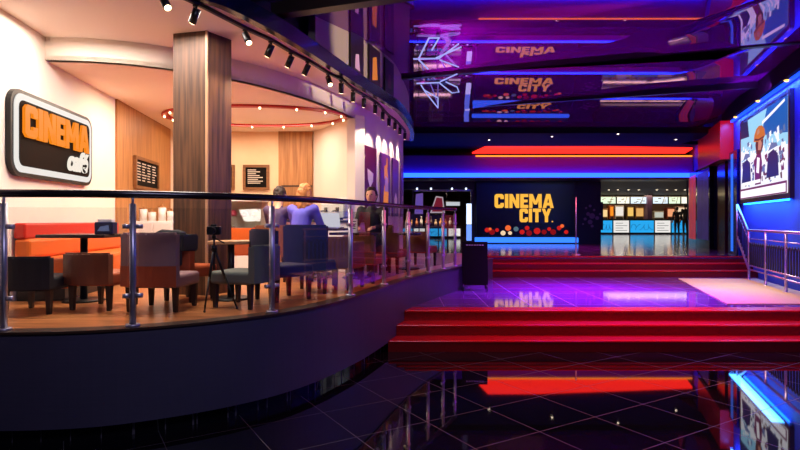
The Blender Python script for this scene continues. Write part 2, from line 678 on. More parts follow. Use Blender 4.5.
mb.ring([((-1.74, 11.2), (-1.60, 11.32)), ((-.78, 9.7), (-.62, 9.8))], UP, Z_IN)
struct('wall_inner', mb, M_plaster)
mb = MB()
mb.ring(list(zip(FACP, offset(FACP, 0.15))), UP, Z_SOF)
struct('wall_facade', mb, M_plaster)
# inner (dropped) ceiling and its curved fascia
mb = MB()
mb.prism(FASP + [(-.62, 9.8), (-1.6, 11.4), (-4.7, 11.4)], Z_IN, Z_IN + 0.05)
struct('ceiling_inner', mb, M_inner_ceiling)
mb = MB()
mb.ring(list(zip(FASP, offset(FASP, 0.08))), Z_IN - 0.0, Z_SOF)
struct('trim_ceiling_fascia', mb, M_plaster)
# upper soffit
mb = MB()
mb.prism(CANP + [(.08, 14.2)] + [p for p in reversed(offset(FACP, 0.05))] + [p for p in reversed(FASP)] + [(-4.6, 6.2)], Z_SOF, Z_SOF + 0.04)
struct('ceiling_soffit', mb, M_soffit)
mb = MB()
mb.ring(list(zip(offset(CANP, -0.03), offset(CANP, 0.06))), Z_SOF - 0.012, Z_SOF + 0.17)
struct('trim_canopy_edge', mb, M_canopy)
UPW = offset(CANP, 0.08)
iu = next(i for i, p in enumerate(UPW) if p[1] > 7.0 and p[0] > -2)
mb = MB()
mb.ring(list(zip(UPW[iu:], offset(CANP, 0.18)[iu:])), Z_SOF + 0.04, 4.7)
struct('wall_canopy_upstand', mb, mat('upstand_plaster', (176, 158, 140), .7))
mb = MB()
mb.ring(list(zip(offset(CANP, 0.25)[:iu + 1], offset(CANP, 0.35)[:iu + 1])), Z_SOF + 0.04, 4.7)
struct('wall_canopy_return', mb, M_black)

# wooden pillar between the two levels of ceiling
mb = MB()
mb.prism([(-2.08, 6.0), (-1.90, 6.31), (-2.29, 6.41), (-2.47, 6.1)], UP, Z_SOF)
pil = struct('pillar', mb, M_wood_pillar)
mb = MB()
mb.prism([(-2.085, 5.993), (-2.06, 5.99), (-2.06, 6.02), (-2.09, 6.02)], UP, Z_SOF)
c = mb.build('corner_strip', mat('corner_bead', (170, 130, 100), 0.4), pil)

# left lobby: return wall at facade end and far hall shell
mb = MB()
mb.box(-1.0, 0.0, 13.9, 14.05, UP, Z_SOF)
struct('wall_facade_return', mb, M_darkwall)
mb = MB()
mb.box(-1.2, -1.0, 11.5, 20.4, UP, 4.4)
struct('wall_lobby_left', mb, M_darkwall)

# wall behind the big sign, with two openings
mb = MB()
mb.box(-6.0, 0.0, 20.4, 20.7, UP, 4.1)
mb.box(0.0, 2.62, 20.4, 20.7, 2.75, 4.1)
mb.box(2.62, 7.32, 20.4, 20.7, UP, 4.1)
mb.box(7.32, 10.6, 20.4, 20.7, 3.10, 4.1)
mb.box(10.6, 22.0, 20.4, 20.7, UP, 4.1)
struct('wall_sign', mb, M_darkwall)
mb = MB()
mb.box(-6.0, 22.0, 37.0, 37.2, UP, 3.4)
struct('wall_hall_back', mb, mat('hall_brown', (70, 48, 40), 0.6))
mb = MB()
mb.box(-6.2, -6.0, 20.4, 37.2, UP, 3.4)
struct('wall_hall_left', mb, M_darkwall)
mb = MB()
mb.box(22.0, 22.2, 20.4, 37.2, UP, 3.4)
struct('wall_hall_right', mb, M_darkwall)
mb = MB()
mb.box(-6.2, 22.2, 20.7, 37.2, 3.25, 3.4)
struct('ceiling_hall', mb, mat('hall_ceiling', (44, 33, 28), 0.6))

# right wall
RZ = 4.62


def rwall(mb, ya, yb, z0, z1, d0=0.0, d1=0.12, mi=0):
    """block on the right wall: d0 inside the wall face (into the wall), d1 out of it"""
    n = Vector((-1.0, 0.34)).normalized()
    def q(y, d):
        return (right_x(y) + n.x * d, y + n.y * d)
    a, b, c_, e = q(ya, d1), q(yb, d1), q(yb, -d0), q(ya, -d0)
    mb.prism([a, b, c_, e], z0, z1, mi)
    return mb


mb = MB()
rwall(mb, 1.5, 20.8, 0.0, RZ, 0.2, 0.0)
struct('wall_right', mb, M_blue)
# black soffit beam under the ceiling along the right wall
mb = MB()
rwall(mb, 2.0, 14.6, 4.12, 4.62, -0.002, 0.14)
struct('trim_right_soffit', mb, mat('matte_black', (8, 7, 9), .7, spec=.08))
# led line under that beam
mb = MB()
rwall(mb, 2.0, 14.4, 4.06, 4.115, -0.02, 0.07)
struct('trim_right_led', mb, glow('right_led', (24, 70, 255), 2.2))

# red lacquered block and dark portal boards further along the right wall
mb = MB()
rwall(mb, 14.0, 16.9, 3.15, 4.12, -0.002, 0.30)
struct('wall_red_block', mb, M_redblock)


# ------------------------------------------------------------------ lacquer ceiling in three bowed bays with beams between
def beam_y(y_at_0, x):
    return y_at_0 - x * 0.356


BEAMS = [5.8, 11.25, 14.1, 16.5]          # where each beam crosses X = 0


def bay(name, yn, yf, theta, zmid, ymid, bl=(5.0, 5.6), x0=-6.5, x1=10.5, skew=0.0, far=None):
    nx, ny = 85, 24
    b = MB()
    ym = ymid

    def zprof(s):
        # integrate slope from the middle
        n = 30
        z = 0.0
        for i in range(n):
            u = ym + (s - ym) * (i + 0.5) / n
            z += math.tan(R(theta(u))) * (s - ym) / n
        return z
    grid = []
    for i in range(nx + 1):
        x = x0 + (x1 - x0) * i / nx
        ya = beam_y(yn, x)
        yb = far if far is not None else beam_y(yf, x)
        col = []
        for j in range(ny + 1):
            y = ya + (yb - ya) * j / ny
            s = y + skew * (x - 2.5)
            fx = min(1.0, max(0.0, (x - bl[0]) / (bl[1] - bl[0])))
            fx = 1 - fx * fx * (3 - 2 * fx)
            col.append(b.bm.verts.new((x, y, zmid + fx * zprof(s))))
        grid.append(col)
    for i in range(nx):
        for j in range(ny):
            f = b.bm.faces.new((grid[i][j], grid[i][j + 1], grid[i + 1][j + 1], grid[i + 1][j]))
            f.smooth = True
    return struct(name, b, M_ceiling)


bay('ceiling_bay_near', BEAMS[0], BEAMS[1], lambda y: max(-3, min(9, 5.8 - 4.8 * (y - 8.9))), 4.46, 8.78, (4.2, 4.55))
bay('ceiling_bay_middle', BEAMS[1], BEAMS[2], lambda y: max(-8, min(7, 3.7 - 4.4 * (y - 10.65))), 4.46, 11.78, (5.3, 5.7))
bay('ceiling_bay_far', BEAMS[2], BEAMS[3], lambda y: max(-10.5, min(3, -5.1 - 7.7 * (y - 13.9))), 4.40, 14.4, (8.0, 9.0), far=15.6)
bay('ceiling_bay_front', 3.2, BEAMS[0], lambda y: 0.0, 4.46, 5.0)

M_bronze = mat('bronze_beam', (40, 30, 26), 0.4)
for k, (yb, zt, ztop, xa, xb) in enumerate([(5.72, 3.86, 4.0, -1.42, 5.2), (BEAMS[1], 4.44, 4.6, -6.5, 7.4), (BEAMS[2], 4.33, 4.6, -6.5, 8.0)]):
    mb = MB()
    w = (.08, .06, .05)[k]
    mb.hexa([(xa, beam_y(yb, xa) - w, zt), (xb, beam_y(yb, xb) - w, zt), (xb, beam_y(yb, xb) + w, zt), (xa, beam_y(yb, xa) + w, zt)],
            [(xa, beam_y(yb, xa) - w, ztop), (xb, beam_y(yb, xb) - w, ztop), (xb, beam_y(yb, xb) + w, ztop), (xa, beam_y(yb, xa) + w, ztop)])
    struct('trim_beam', mb, M_beam if k else M_bronze)

# back soffits with the red and the blue light lines
mb = MB()
mb.box(-6, right_x(15.6) - .03, 15.5, 18.2, 4.03, 4.2)
struct('ceiling_back_soffit', mb, M_soffit_dark)
mb = MB()
mb.box(-6, right_x(18.2) - .03, 18.2, 20.4, 4.10, 4.2)
struct('ceiling_recess', mb, M_soffit_dark)
mb = MB()
mb.box(-6, right_x(19.4) - .03, 19.4, 19.6, 3.10, 3.87)
struct('wall_blue_fascia', mb, M_cove)
mb = MB()
mb.box(-6, right_x(19.4) - .03, 19.4, 20.4, 3.04, 3.10)
struct('ceiling_low_soffit', mb, M_fascia)

# ceiling top to keep the outside world out
mb = MB()
mb.box(-7, 11, -4, 20.7, 4.75, 4.85)
struct('ceiling_slab', mb, M_black)

rl = thing('red_light_line', 'long red glowing light strip under the lacquer ceiling, left end cut aslant', 'light', (6.6, 18.25, 4.10))
b = MB()
b.hexa([(2.92 - 6.6, 0.0, -.05), (9.95 - 6.6, 0.8, -.05), (10.35 - 6.6, 2.1, -.05), (2.62 - 6.6, 2.1, -.05)],
       [(2.92 - 6.6, 0.0, 0), (9.95 - 6.6, 0.8, 0), (10.35 - 6.6, 2.1, 0), (2.62 - 6.6, 2.1, 0)])
b.build('diffuser', M_led_red, rl)
b = MB()
b.box(2.62 - 6.6, 10.1 - 6.6, 1.10, 1.145, -.275, -.230)
b.build('amber_edge', M_led_amber, rl)
bl = thing('blue_light_line', 'long blue glowing light strip above the big screen', 'light', (5.0, 19.34, 3.10))
b = MB()
b.box(-5.0, 5.05, -.10, .05, -.03, .0)
b.build('lip', M_cove, bl)
b = MB()
b.box(-5.0, 5.05, -.09, .04, 0.0, .15)
b.build('led_strip', M_led_blue, bl)

# ------------------------------------------------------------------ glass balustrade on the platform edge
CL = [0.0]
for a, b in zip(RAILP, RAILP[1:]):
    CL.append(CL[-1] + math.hypot(b[0] - a[0], b[1] - a[1]))


def on_rail(s):
    for i in range(len(CL) - 1):
        if CL[i] <= s <= CL[i + 1]:
            t = (s - CL[i]) / (CL[i + 1] - CL[i])
            return (RAILP[i][0] + (RAILP[i + 1][0] - RAILP[i][0]) * t, RAILP[i][1] + (RAILP[i + 1][1] - RAILP[i][1]) * t)
    return RAILP[-1]


def s_at_px(px):
    best = min(range(3000), key=lambda k: (abs(400 + F * on_rail(CL[-1] * k / 3000)[0] / on_rail(CL[-1] * k / 3000)[1] - px) + (50 if on_rail(CL[-1] * k / 3000)[0] < -3.2 and px > -50 else 0)))
    return CL[-1] * best / 3000


POST_S = [s_at_px(4) - 1.0] + [s_at_px(p) for p in (4, 133, 272, 350.5, 384, 408.5, 428, 443, 455)]
RA0 = on_rail(s_at_px(133))
bal = thing('glass_balustrade', 'curved glass balustrade with dark handrail and steel posts along the cafe edge', 'railing', (RA0[0], RA0[1], UP + 0.012))
BI = Matrix.Translation((-RA0[0], -RA0[1], -UP - 0.012))
smax = POST_S[-1] + 0.06
hp = []
k = POST_S[0] - 0.3
while k < smax:
    p = on_rail(max(0, k))
    hp.append((p[0], p[1], UP + 1.0))
    k += 0.06
MB().tube(hp, 0.030, 10).build('handrail', M_rail, bal, BI)
for i, s in enumerate(POST_S):
    p = on_rail(s)
    q0, q1 = on_rail(s - 0.05), on_rail(s + 0.05)
    d = Vector((q1[0] - q0[0], q1[1] - q0[1], 0)).normalized()
    b = MB()
    b.cyl((p[0], p[1], UP + .012), (p[0], p[1], UP + 0.93), 0.024, seg=14)
    b.cyl((p[0], p[1], UP + 0.93), (p[0], p[1], UP + 0.985), 0.010, seg=8)
    po = b.build('post', M_chrome, bal, BI)
    b = MB()
    b.cyl((p[0], p[1], UP + .012), (p[0], p[1], UP + 0.030), 0.055, 0.05, seg=16)
    b.build('base_flange', M_chrome, po, BI)
    for z in (0.24, 0.76):
        for sg in (-1, 1):
            c0 = Vector((p[0], p[1], UP + z)) + d * sg * 0.02
            b = MB()
            b.cyl(c0, c0 + d * sg * 0.05, 0.018, seg=10)
            b.build('glass_clamp', M_chrome, po, BI)
for s0, s1 in zip(POST_S, POST_S[1:]):
    p, q = Vector(on_rail(s0 + 0.04)), Vector(on_rail(s1 - 0.04))
    n = Vector((-(q - p).y, (q - p).x)).normalized() * 0.005
    MB().prism([tuple(p - n), tuple(q - n), tuple(q + n), tuple(p + n)], UP + 0.09, UP + 0.90).build('glass_panel', M_glass, bal, BI)

# ------------------------------------------------------------------ track and spotlights under the canopy
TRK = [p for p in spline([(-3.2, 4.95), (-2.5, 4.86), (-2.08, 4.93), (-1.89, 5.2), (-1.62, 5.88), (-1.44, 6.26), (-1.30, 6.69), (-1.16, 7.05), (-.98, 7.65), (-.84, 8.0), (-.72, 8.58), (-.58, 9.0), (-.42, 9.5), (-.31, 10.1), (-.21, 10.75), (-.1, 11.2), (0.0, 11.8), (.11, 12.5)], 4)]
tk = MB()
tk.ring(list(zip(offset(TRK, 0.018), offset(TRK, -0.018))), Z_SOF - 0.035, Z_SOF - 0.0)
tag(tk.build('light_track', M_black), 'curved black lighting track fixed under the canopy soffit', 'light track')
SPOTS = [(-2.08, 4.93, 1), (-1.89, 5.2, 0), (-1.62, 5.88, 1), (-1.44, 6.26, 0), (-1.30, 6.69, 0), (-1.16, 7.05, 0), (-.98, 7.65, 1), (-.84, 8.0, 0), (-.72, 8.58, 0),
         (-.58, 9.0, 0), (-.42, 9.5, 0), (-.31, 10.1, 0), (-.21, 10.75, 0), (-.1, 11.2, 0), (0.0, 11.8, 0), (.11, 12.5, 0)]
ORD = ['first', 'second', 'third', 'fourth', 'fifth', 'sixth', 'seventh', 'eighth', 'ninth', 'tenth', 'eleventh', 'twelfth', 'thirteenth', 'fourteenth', 'fifteenth', 'sixteenth']
M_spot = mat('spot_black', (16, 15, 16), 0.35)
for i, (x, y, lit) in enumerate(SPOTS):
    lab = {0: 'black track spotlight with glowing lens at the near end of the track'}.get(i, '%s black track spotlight from the near end of the canopy track' % ORD[i])
    t = thing('track_spotlight', lab, 'spotlight', (x, y, Z_SOF - 0.035), 0, 'black spotlights along the canopy track')
    # aim: lit ones lean to the camera, the others to the facade or the room
    if lit:
        aim = Vector((-x * .25 + .1, -.55, -1))
    elif i < 7:
        aim = Vector((-.55, .35, -1))
    else:
        aim = Vector((-.05, .4, -1))
    aim.normalize()
    b = MB()
    b.cyl((0, 0, 0), (0, 0, -0.05), 0.012, seg=8)
    b.box(-.03, .03, -.014, .014, -.012, 0)
    b.build('bracket', M_spot, t)
    h0 = Vector((0, 0, -0.055)) - aim * 0.02
    h1 = h0 + aim * 0.14
    b = MB()
    b.cyl(h0, h1, 0.036, seg=14)
    hd = b.build('head', M_spot, t)
    b = MB()
    b.cyl(h1, h1 + aim * 0.003, 0.028, seg=14)
    b.build('lens', M_bulb, hd)
    if i < 6:
        qt = Vector((-.45, .35, -1)).to_track_quat('-Z', 'Y').to_euler()
        lamp('spotlight_bulb', 'SPOT', h1 + aim * 0.02, (1.0, 0.80, 0.62), 80, 0.03, rot=tuple(qt), spot=R(85), blend=0.7, parent=t)
    else:
        d = Vector((-.35, 0.30, -1)) if i >= 8 else Vector((-.4, .3, -1))
        qt = d.to_track_quat('-Z', 'Y').to_euler()
        lamp('spotlight_bulb', 'SPOT', h1 + aim * 0.02, (1.0, 0.8, 0.62), 40, 0.03, rot=tuple(qt), spot=R(70), blend=0.6, parent=t)

# red ring cove with little bulbs in the cafe ceiling
ring = []
for k in range(48):
    a = 2 * math.pi * k / 48
    ring.append((-2.45 + 1.55 * math.cos(a), 9.5 + 0.95 * math.sin(a)))
rc = MB()
n = len(ring)
inn = [(-2.45 + 1.45 * math.cos(2 * math.pi * k / 48), 9.5 + 0.85 * math.sin(2 * math.pi * k / 48)) for k in range(48)]
rc.ring([(ring[k % n], inn[k % n]) for k in range(n + 1)], Z_IN - 0.035, Z_IN)
rt = tag(rc.build('ceiling_ring', mat('red_ring', (178, 30, 26), 0.4)), 'red ring of ceiling trim with small bulbs above the cafe counter', 'ceiling ring')
for k in range(16):
    a = 2 * math.pi * (k + .5) / 16
    x, y = -2.45 + 1.5 * math.cos(a), 9.5 + 0.9 * math.sin(a)
    b = MB()
    b.ball((x, y, Z_IN - 0.047), 0.015, seg=10, rings=6)
    b.build('bulb', M_bulb, rt)

# ------------------------------------------------------------------ big CINEMA CITY screen
SY = 20.36
ss = thing('cinema_screen', 'large black wall screen with glowing yellow CINEMA CITY lettering', 'screen', (4.55, SY, 1.02))
b = MB()
b.box(-1.80, 1.78, -.10, 0.03, 0.0, 2.02, 0, .008)
b.build('screen_panel', mat('screen_black', (6, 5, 8), 0.25), ss)
MX = frame_mx((0, -.105, 0), (1, 0))


def sx(px):
    return (px - 400) / F * (SY - .1) - 4.55


def sz(py):
    return EYE + (221 - py) / F * (SY - .1) - 1.02


b = MB()
word(b, 'CINEMA', sx(494.5), sx(553.5), sz(208), sz(194), 0.0, 0.03)
b.build('lettering', M_yellow, ss, MX)
b = MB()
word(b, 'CITY', sx(519.5), sx(551), sz(222.2), sz(208.6), 0.0, 0.03)
b.build('lettering', M_yellow, ss, MX)
b = MB()
b.box(sx(551.6), sx(552.8), sz(222.2), sz(220.9), 0, .03)
b.build('full_stop', M_yellow, ss, MX)
b = MB()
random.seed(3)
for i, (px, py, rr, mi) in enumerate([(487, 230, 2.5, 0), (492, 232, 3, 1), (497, 230, 2, 0), (503, 233, 2.6, 3), (508, 228, 3, 2), (510, 233, 2, 3), (516, 229, 2.6, 4), (522, 232, 2.6, 0),
                                      (527, 228, 2.4, 0), (529, 233, 3.0, 1), (537, 231, 3.4, 0), (544, 232, 2.6, 1), (553, 232, 3.0, 1), (559, 228, 2.4, 0), (562, 226, 2, 2), (566, 232, 2.2, 0), (549, 229, 2, 0), (490, 229, 1.6, 2)]):
    disc(b, sx(px), sz(py), rr * .036, rr * .034, 0.002 + i * 0.0006, mi)
b.build('picture', [glow('pic_red', (205, 30, 22), .9), glow('pic_deep', (140, 14, 16), .9), glow('pic_orange', (255, 110, 50), .9), glow('pic_cream', (255, 220, 180), .9), glow('pic_teal', (90, 120, 130), .8)], ss, MX)

# blue bench-like light bar below the screen
bb = thing('blue_light_bar', 'long glowing blue bar on the floor under the big screen', 'light', (4.55, 20.05, UP))
b = MB()
b.box(-1.85, 1.80, -.14, .2, .03, .21, 0, .02)
b.build('diffuser', glow('bar_blue', (50, 120, 255), 1.6), bb)
b = MB()
b.box(-1.85, 1.80, -.12, .2, 0, .03)
b.build('plinth', M_black, bb)

# faint picture on the dark wall beside the screen and slim stanchion on the stair head
b = MB()
b.face([((px - 400) / F * 20.4, EYE + (221 - py) / F * 20.4, -.002) for px, py in [(581, 230), (603, 230), (603, 202), (581, 202)]], 1)
for (px, py, rr) in [(586, 208, 1.2), (590, 206, 1.5), (594, 210, 1.3), (588, 214, 2), (592, 216, 3), (597, 218, 2), (590, 222, 2.5), (585, 219, 1.6), (592, 226, 1.5), (600, 214, 1.2), (583, 224, 1)]:
    disc(b, (px - 400) / F * 20.4, EYE + (221 - py) / F * 20.4, rr * .036, rr * .034, 0.0, 0)
o = b.build('wall_decal', [mat('decal_mauve', (140, 96, 130), 0.5), M_darkwall], None, frame_mx((0, 20.385, 0), (1, 0)))
tag(o, 'pale speckled decal on the dark wall right of the screen', 'decal')
st = thing('stanchion', 'slim steel stanchion standing at the head of the upper stairs', 'stanchion', ((576 - 400) / F * 13.2, 13.2, UP))
b = MB()
b.cyl((0, 0, .02), (0, 0, 1.36), .014, seg=10)
b.build('pole', M_chrome, st)
b = MB()
b.cyl((0, 0, 0), (0, 0, .02), .11, .09, seg=20)
b.build('base', M_chrome, st)

# ------------------------------------------------------------------ concession stand in the far hall
M_counter_blue = glow('counter_blue', (40, 165, 235), 1.05)
M_counter_white = glow('counter_white', (235, 232, 228), 1.0)
M_dark_line = mat('dark_print', (60, 56, 60), 0.5)
M_steel_dark = mat('dark_steel', (60, 58, 62), 0.35, 0.6)
CY = 34.0


def kx(px, y=CY):
    return (px - 400) / F * y


def counter_unit(label, x0, x1, y, z, h, white, group, depth=.7):
    t = thing('counter_unit', label, 'counter', ((x0 + x1) / 2, y, z), 0, group)
    w = (x1 - x0) / 2
    b = MB()
    b.box(-w + .01, w - .01, .03, depth, .0, h)
    b.build('body', mat('counter_body', (30, 26, 34), .4), t)
    b = MB()
    b.box(-w + .03, w - .03, 0.0, .03, .10, h - .03, 0, .006)
    pn = b.build('front_panel', M_counter_white if white else M_counter_blue, t)
    b = MB()
    if white:
        for k in range(4):
            b.box(-w + .15, w - (.15 + .25 * (k % 2)), -.004, 0.0, h * (.25 + k * .17), h * (.28 + k * .17))
        b.build('printed_text', M_dark_line, pn)
    else:
        for k in range(5):
            a = -.7 * w + k * .35 * w
            b.tube([(a + .2 * w * math.cos(q * .5), -.002, h * (.5 + .2 * math.sin(q * .5 + k))) for q in range(8)], .012, 5)
        b.build('print_lines', mat('counter_print', (20, 110, 190), .5), pn)
    return t


G = 'counter units of the concession stand'
counter_unit('blue lit counter unit at the left end of the concession stand', kx(598), kx(612.8), CY, UP, .86, False, G)
counter_unit('white lit counter unit with dark text between two blue units', kx(613.2), kx(629.6), CY, UP, .86, True, G)
counter_unit('widest blue lit counter unit below the dark column of the concession', kx(630), kx(654.3), CY, UP, .86, False, G)
counter_unit('white lit counter unit with dark text left of the standing person', kx(654.7), kx(671), CY, UP, .86, True, G)
counter_unit('blue lit counter unit at the right end behind the standing person', kx(671.4), kx(694), CY, UP, .86, False, G)
b = MB()
b.box(kx(598), kx(694), CY - .06, CY + .75, UP + .86, UP + .91)
tag(b.build('worktop', M_steel_dark), 'dark continuous worktop of the concession counter', 'worktop')


def menu_board(label, x0, x1, y, z0, z1, tint, group):
    t = thing('menu_board', label, 'menu board', ((x0 + x1) / 2, y, z0), 0, group)
    w = (x1 - x0) / 2
    b = MB()
    b.box(-w, w, 0, .1, 0, z1 - z0, 0, .01)
    b.build('housing', M_black, t)
    b = MB()
    b.box(-w + .03, w - .03, -.01, 0, .03, z1 - z0 - .03)
    sc = b.build('screen', glow('menu_' + tint, {'cream': (236, 232, 214), 'mint': (206, 226, 196), 'sky': (206, 222, 236)}[tint], 1.4), t)
    b = MB()
    rnd = random.Random(label)
    for k in range(5):
        xa = rnd.uniform(-w * .8, w * .4)
        za = rnd.uniform(.06, z1 - z0 - .12)
        b.box(xa, xa + rnd.uniform(.1, .5) * w, -.014, -.01, za, za + .05)
    b.hexa([(w * .2, -.016, .03), (w * .3, -.016, .03), (w * .3, -.01, .03), (w * .2, -.01, .03)], [(w * .5, -.016, z1 - z0 - .03), (w * .6, -.016, z1 - z0 - .03), (w * .6, -.01, z1 - z0 - .03), (w * .5, -.01, z1 - z0 - .03)])
    b.build('print', mat('menu_print', (90, 96, 100), .5), sc)
    for sx_ in (-.7, .7):
        b = MB()
        b.cyl((sx_ * w, .05, z1 - z0), (sx_ * w, .05, 3.25 - z0), .012, seg=6)
        b.build('hanger', M_steel_dark, t)


G = 'lit menu boards over the concession stand'
for (a, c_, tn, lb) in [(599, 616, 'mint', 'lit menu board hanging at the left end above the concession'), (616.6, 629.8, 'cream', 'lit menu board, second from the left above the concession'),
                        (630.3, 646.8, 'sky', 'lit menu board just left of the dark concession column'), (652.5, 668, 'sky', 'lit menu board just right of the dark concession column'),
                        (668.5, 680.5, 'mint', 'lit menu board, second from the right above the concession'), (681, 694, 'cream', 'lit menu board hanging at the right end above the concession')]:
    menu_board(lb, kx(a, 35.2), kx(c_, 35.2), 35.2, EYE + (221 - 204) / F * 35.2, EYE + (221 - 196.6) / F * 35.2, tn, G)
b = MB()
b.box(kx(647.6, 35), kx(652, 35), 35.0, 35.5, UP, 3.25)
struct('pillar_hall', b, mat('hall_pillar', (52, 34, 66), 0.4))


def back_unit(name, label, cat, px0, px1, z0, h, body, front, strength=1.0):
    y = 36.2
    x0, x1 = kx(px0, y), kx(px1, y)
    t = thing(name, label, cat, ((x0 + x1) / 2, y, z0))
    w = (x1 - x0) / 2
    b = MB()
    b.box(-w, w, 0, .5, 0, h, 0, .015)
    b.build('cabinet', mat('unit_' + name, body, .4), t)
    b = MB()
    b.box(-w + .05, w - .05, -.015, 0, h * .3, h - .08)
    b.build('lit_window', glow('unit_glow_%d_%d_%d' % front, front, strength), t)
    b = MB()
    b.box(-w + .05, w - .05, -.03, 0, .08, h * .22)
    b.build('drawer', M_steel_dark, t)
    return t


b = MB()
b.box(kx(598, 36.1), kx(694, 36.1), 36.1, 36.9, UP, UP + .85)
bx = tag(b.build('back_counter', mat('back_counter', (80, 62, 52), .5)), 'long back counter behind the concession staff area', 'counter')
ZB = UP + .85
back_unit('hot_snack_warmer', 'lit snack warmer at the left end of the back counter', 'warmer', 600, 608, ZB, .75, (120, 80, 50), (255, 214, 150), 1.0)
back_unit('popcorn_machine', 'orange lit popcorn machine on the back counter', 'popcorn machine', 609.5, 614, ZB, .95, (150, 70, 30), (255, 150, 40), 1.0)
back_unit('drink_dispenser', 'white drink dispenser beside the popcorn machine', 'drink dispenser', 615, 624, ZB, .95, (170, 165, 160), (240, 232, 220), 1.0)
back_unit('bottle_cooler', 'yellow lit bottle cooler in the middle of the back counter', 'cooler', 627, 634, ZB, .9, (90, 66, 40), (255, 206, 110), .9)
back_unit('popcorn_cabinet', 'tall popcorn cabinet left of the dark column', 'popcorn machine', 635.5, 644, ZB, .85, (110, 76, 46), (250, 190, 110), .8)
back_unit('coffee_machine', 'pale coffee machine right of the dark column', 'coffee machine', 654, 664, ZB, .6, (150, 146, 140), (210, 214, 200), .8)
back_unit('snack_display', 'reddish lit snack display near the right end of the back counter', 'display case', 667, 675, ZB, .8, (110, 50, 40), (255, 170, 120), .9)
back_unit('ice_cream_freezer', 'bright lit ice cream freezer behind the standing person', 'freezer', 677, 692, ZB, .9, (150, 120, 110), (255, 226, 190), .9)
# little downlights in the hall ceiling
M_hall_spot = glow('hall_downlight', (255, 236, 200), 5)
for i, (px, py) in enumerate([(609, 189.5), (618, 189.5), (628.5, 189.5), (639, 189.5), (657, 189.5), (667, 189.5), (676, 189.5), (685, 189.5)]):
    y = (3.25 - EYE) * F / (221 - py)
    x = (px - 400) / F * y
    b = MB()
    b.cyl((0, 0, -.02), (0, 0, 0), .07, seg=14)
    o = b.build('hall_downlight', M_spot)
    o.location = (x, y, 3.25)
    tag(o, 'small hall downlight over the concession, %s from the left' % ORD[i], 'downlight', 'small downlights in the hall ceiling')
    b = MB()
    b.cyl((0, 0, -.026), (0, 0, -.02), .05, seg=14)
    b.build('lens', M_hall_spot, o)

# ------------------------------------------------------------------ side bar seen through the left opening
BY = 26.0
G = 'counter units of the side bar'
for i, (a, c_, wt, lb) in enumerate([(380, 397.5, True, 'white lit side bar unit half hidden by the cafe facade'), (398, 412.8, False, 'blue lit side bar unit beside the cafe facade'),
                                     (413.2, 425.5, True, 'white lit side bar unit between two blue ones'),
                                     (426, 447.5, False, 'wide blue lit side bar unit behind the far railing posts'), (448, 461, True, 'white lit side bar unit at the right end of the side bar')]):
    counter_unit(lb, kx(a, BY), kx(c_, BY), BY, UP, .48, wt, G)
b = MB()
b.box(kx(380, BY), kx(461.5, BY), BY - .05, BY + .75, UP + .48, UP + .53)
tag(b.build('worktop', M_steel_dark), 'dark worktop along the side bar seen past the cafe', 'worktop')
b = MB()
b.box(kx(380, 27.6), kx(461.5, 27.6), 27.4, 27.9, UP, UP + .55)
tag(b.build('back_shelf', mat('back_shelf', (54, 40, 44), .5)), 'low back shelf carrying bottles behind the side bar', 'shelf')
rnd = random.Random(5)
bc = [(250, 180, 90), (200, 120, 60), (230, 220, 210), (150, 40, 40), (90, 60, 40), (240, 200, 150)]
for i in range(16):
    px = 383 + i * 4.8
    b = MB()
    h = rnd.uniform(.3, .5)
    r_ = .07
    for z0, z1, r0, r1 in ((0, h * .6, r_, r_), (h * .6, h * .75, r_, r_ * .4), (h * .75, h, r_ * .4, r_ * .4)):
        b.cyl((0, 0, z0), (0, 0, z1), r0, r1, 10)
    o = b.build('bottle', mat('bottle_%d' % (i % 6), bc[i % 6], .3))
    o.location = (kx(px, 27.6), 27.6, UP + .55)
    tag(o, 'bottle on the back shelf of the side bar', 'bottle', 'bottles behind the side bar')
t = thing('bar_sign', 'small white lit sign hanging above the side bar', 'sign', (kx(453, 27.0), 27.0, EYE + 14.5 / F * 27))
b = MB()
b.box(-.36, .36, 0, .08, 0, .26, 0, .02)
b.build('housing', M_black, t)
b = MB()
b.box(-.33, .33, -.012, 0, .04, .22)
b.build('lit_face', glow('bar_sign_face', (210, 216, 222), .8), t)
b = MB()
for sgn in (-.3, .3):
    b.cyl((sgn, .04, .26), (sgn, .04, 3.25 - (EYE + 14.5 / F * 27)), .008, seg=6)
b.build('suspension_rods', M_steel_dark, t)


def banner(name, label, pts, y, m, m2, z0=None):
    """free-standing board given by its outline in the plane at distance y"""
    P = [((px - 400) / F * y, EYE + (221 - py) / F * y) for px, py in pts]
    cx = sum(p[0] for p in P) / len(P)
    zb = UP
    t = thing(name, label, 'display board', (cx, y, zb))
    b = MB()
    b.hexa([(p[0] - cx, 0, p[1] - zb) for p in P], [(p[0] - cx, .05, p[1] - zb) for p in P])
    pn = b.build('panel', m, t)
    b = MB()
    mx_ = sum(p[1] for p in P) / len(P)
    b.hexa([((p[0] - cx) * .78, -.006, (p[1] - mx_) * .84 + mx_ - zb) for p in P], [((p[0] - cx) * .78, 0, (p[1] - mx_) * .84 + mx_ - zb) for p in P])
    b.build('picture', m2, pn)
    b = MB()
    lo = min(p[1] for p in P) - zb + .03
    b.cyl((0, .07, .02), (0, .07, lo + .2), .02, seg=8)
    b.cyl((0, .07, 0), (0, .07, .02), .18, seg=18)
    b.build('stand', M_steel_dark, t)


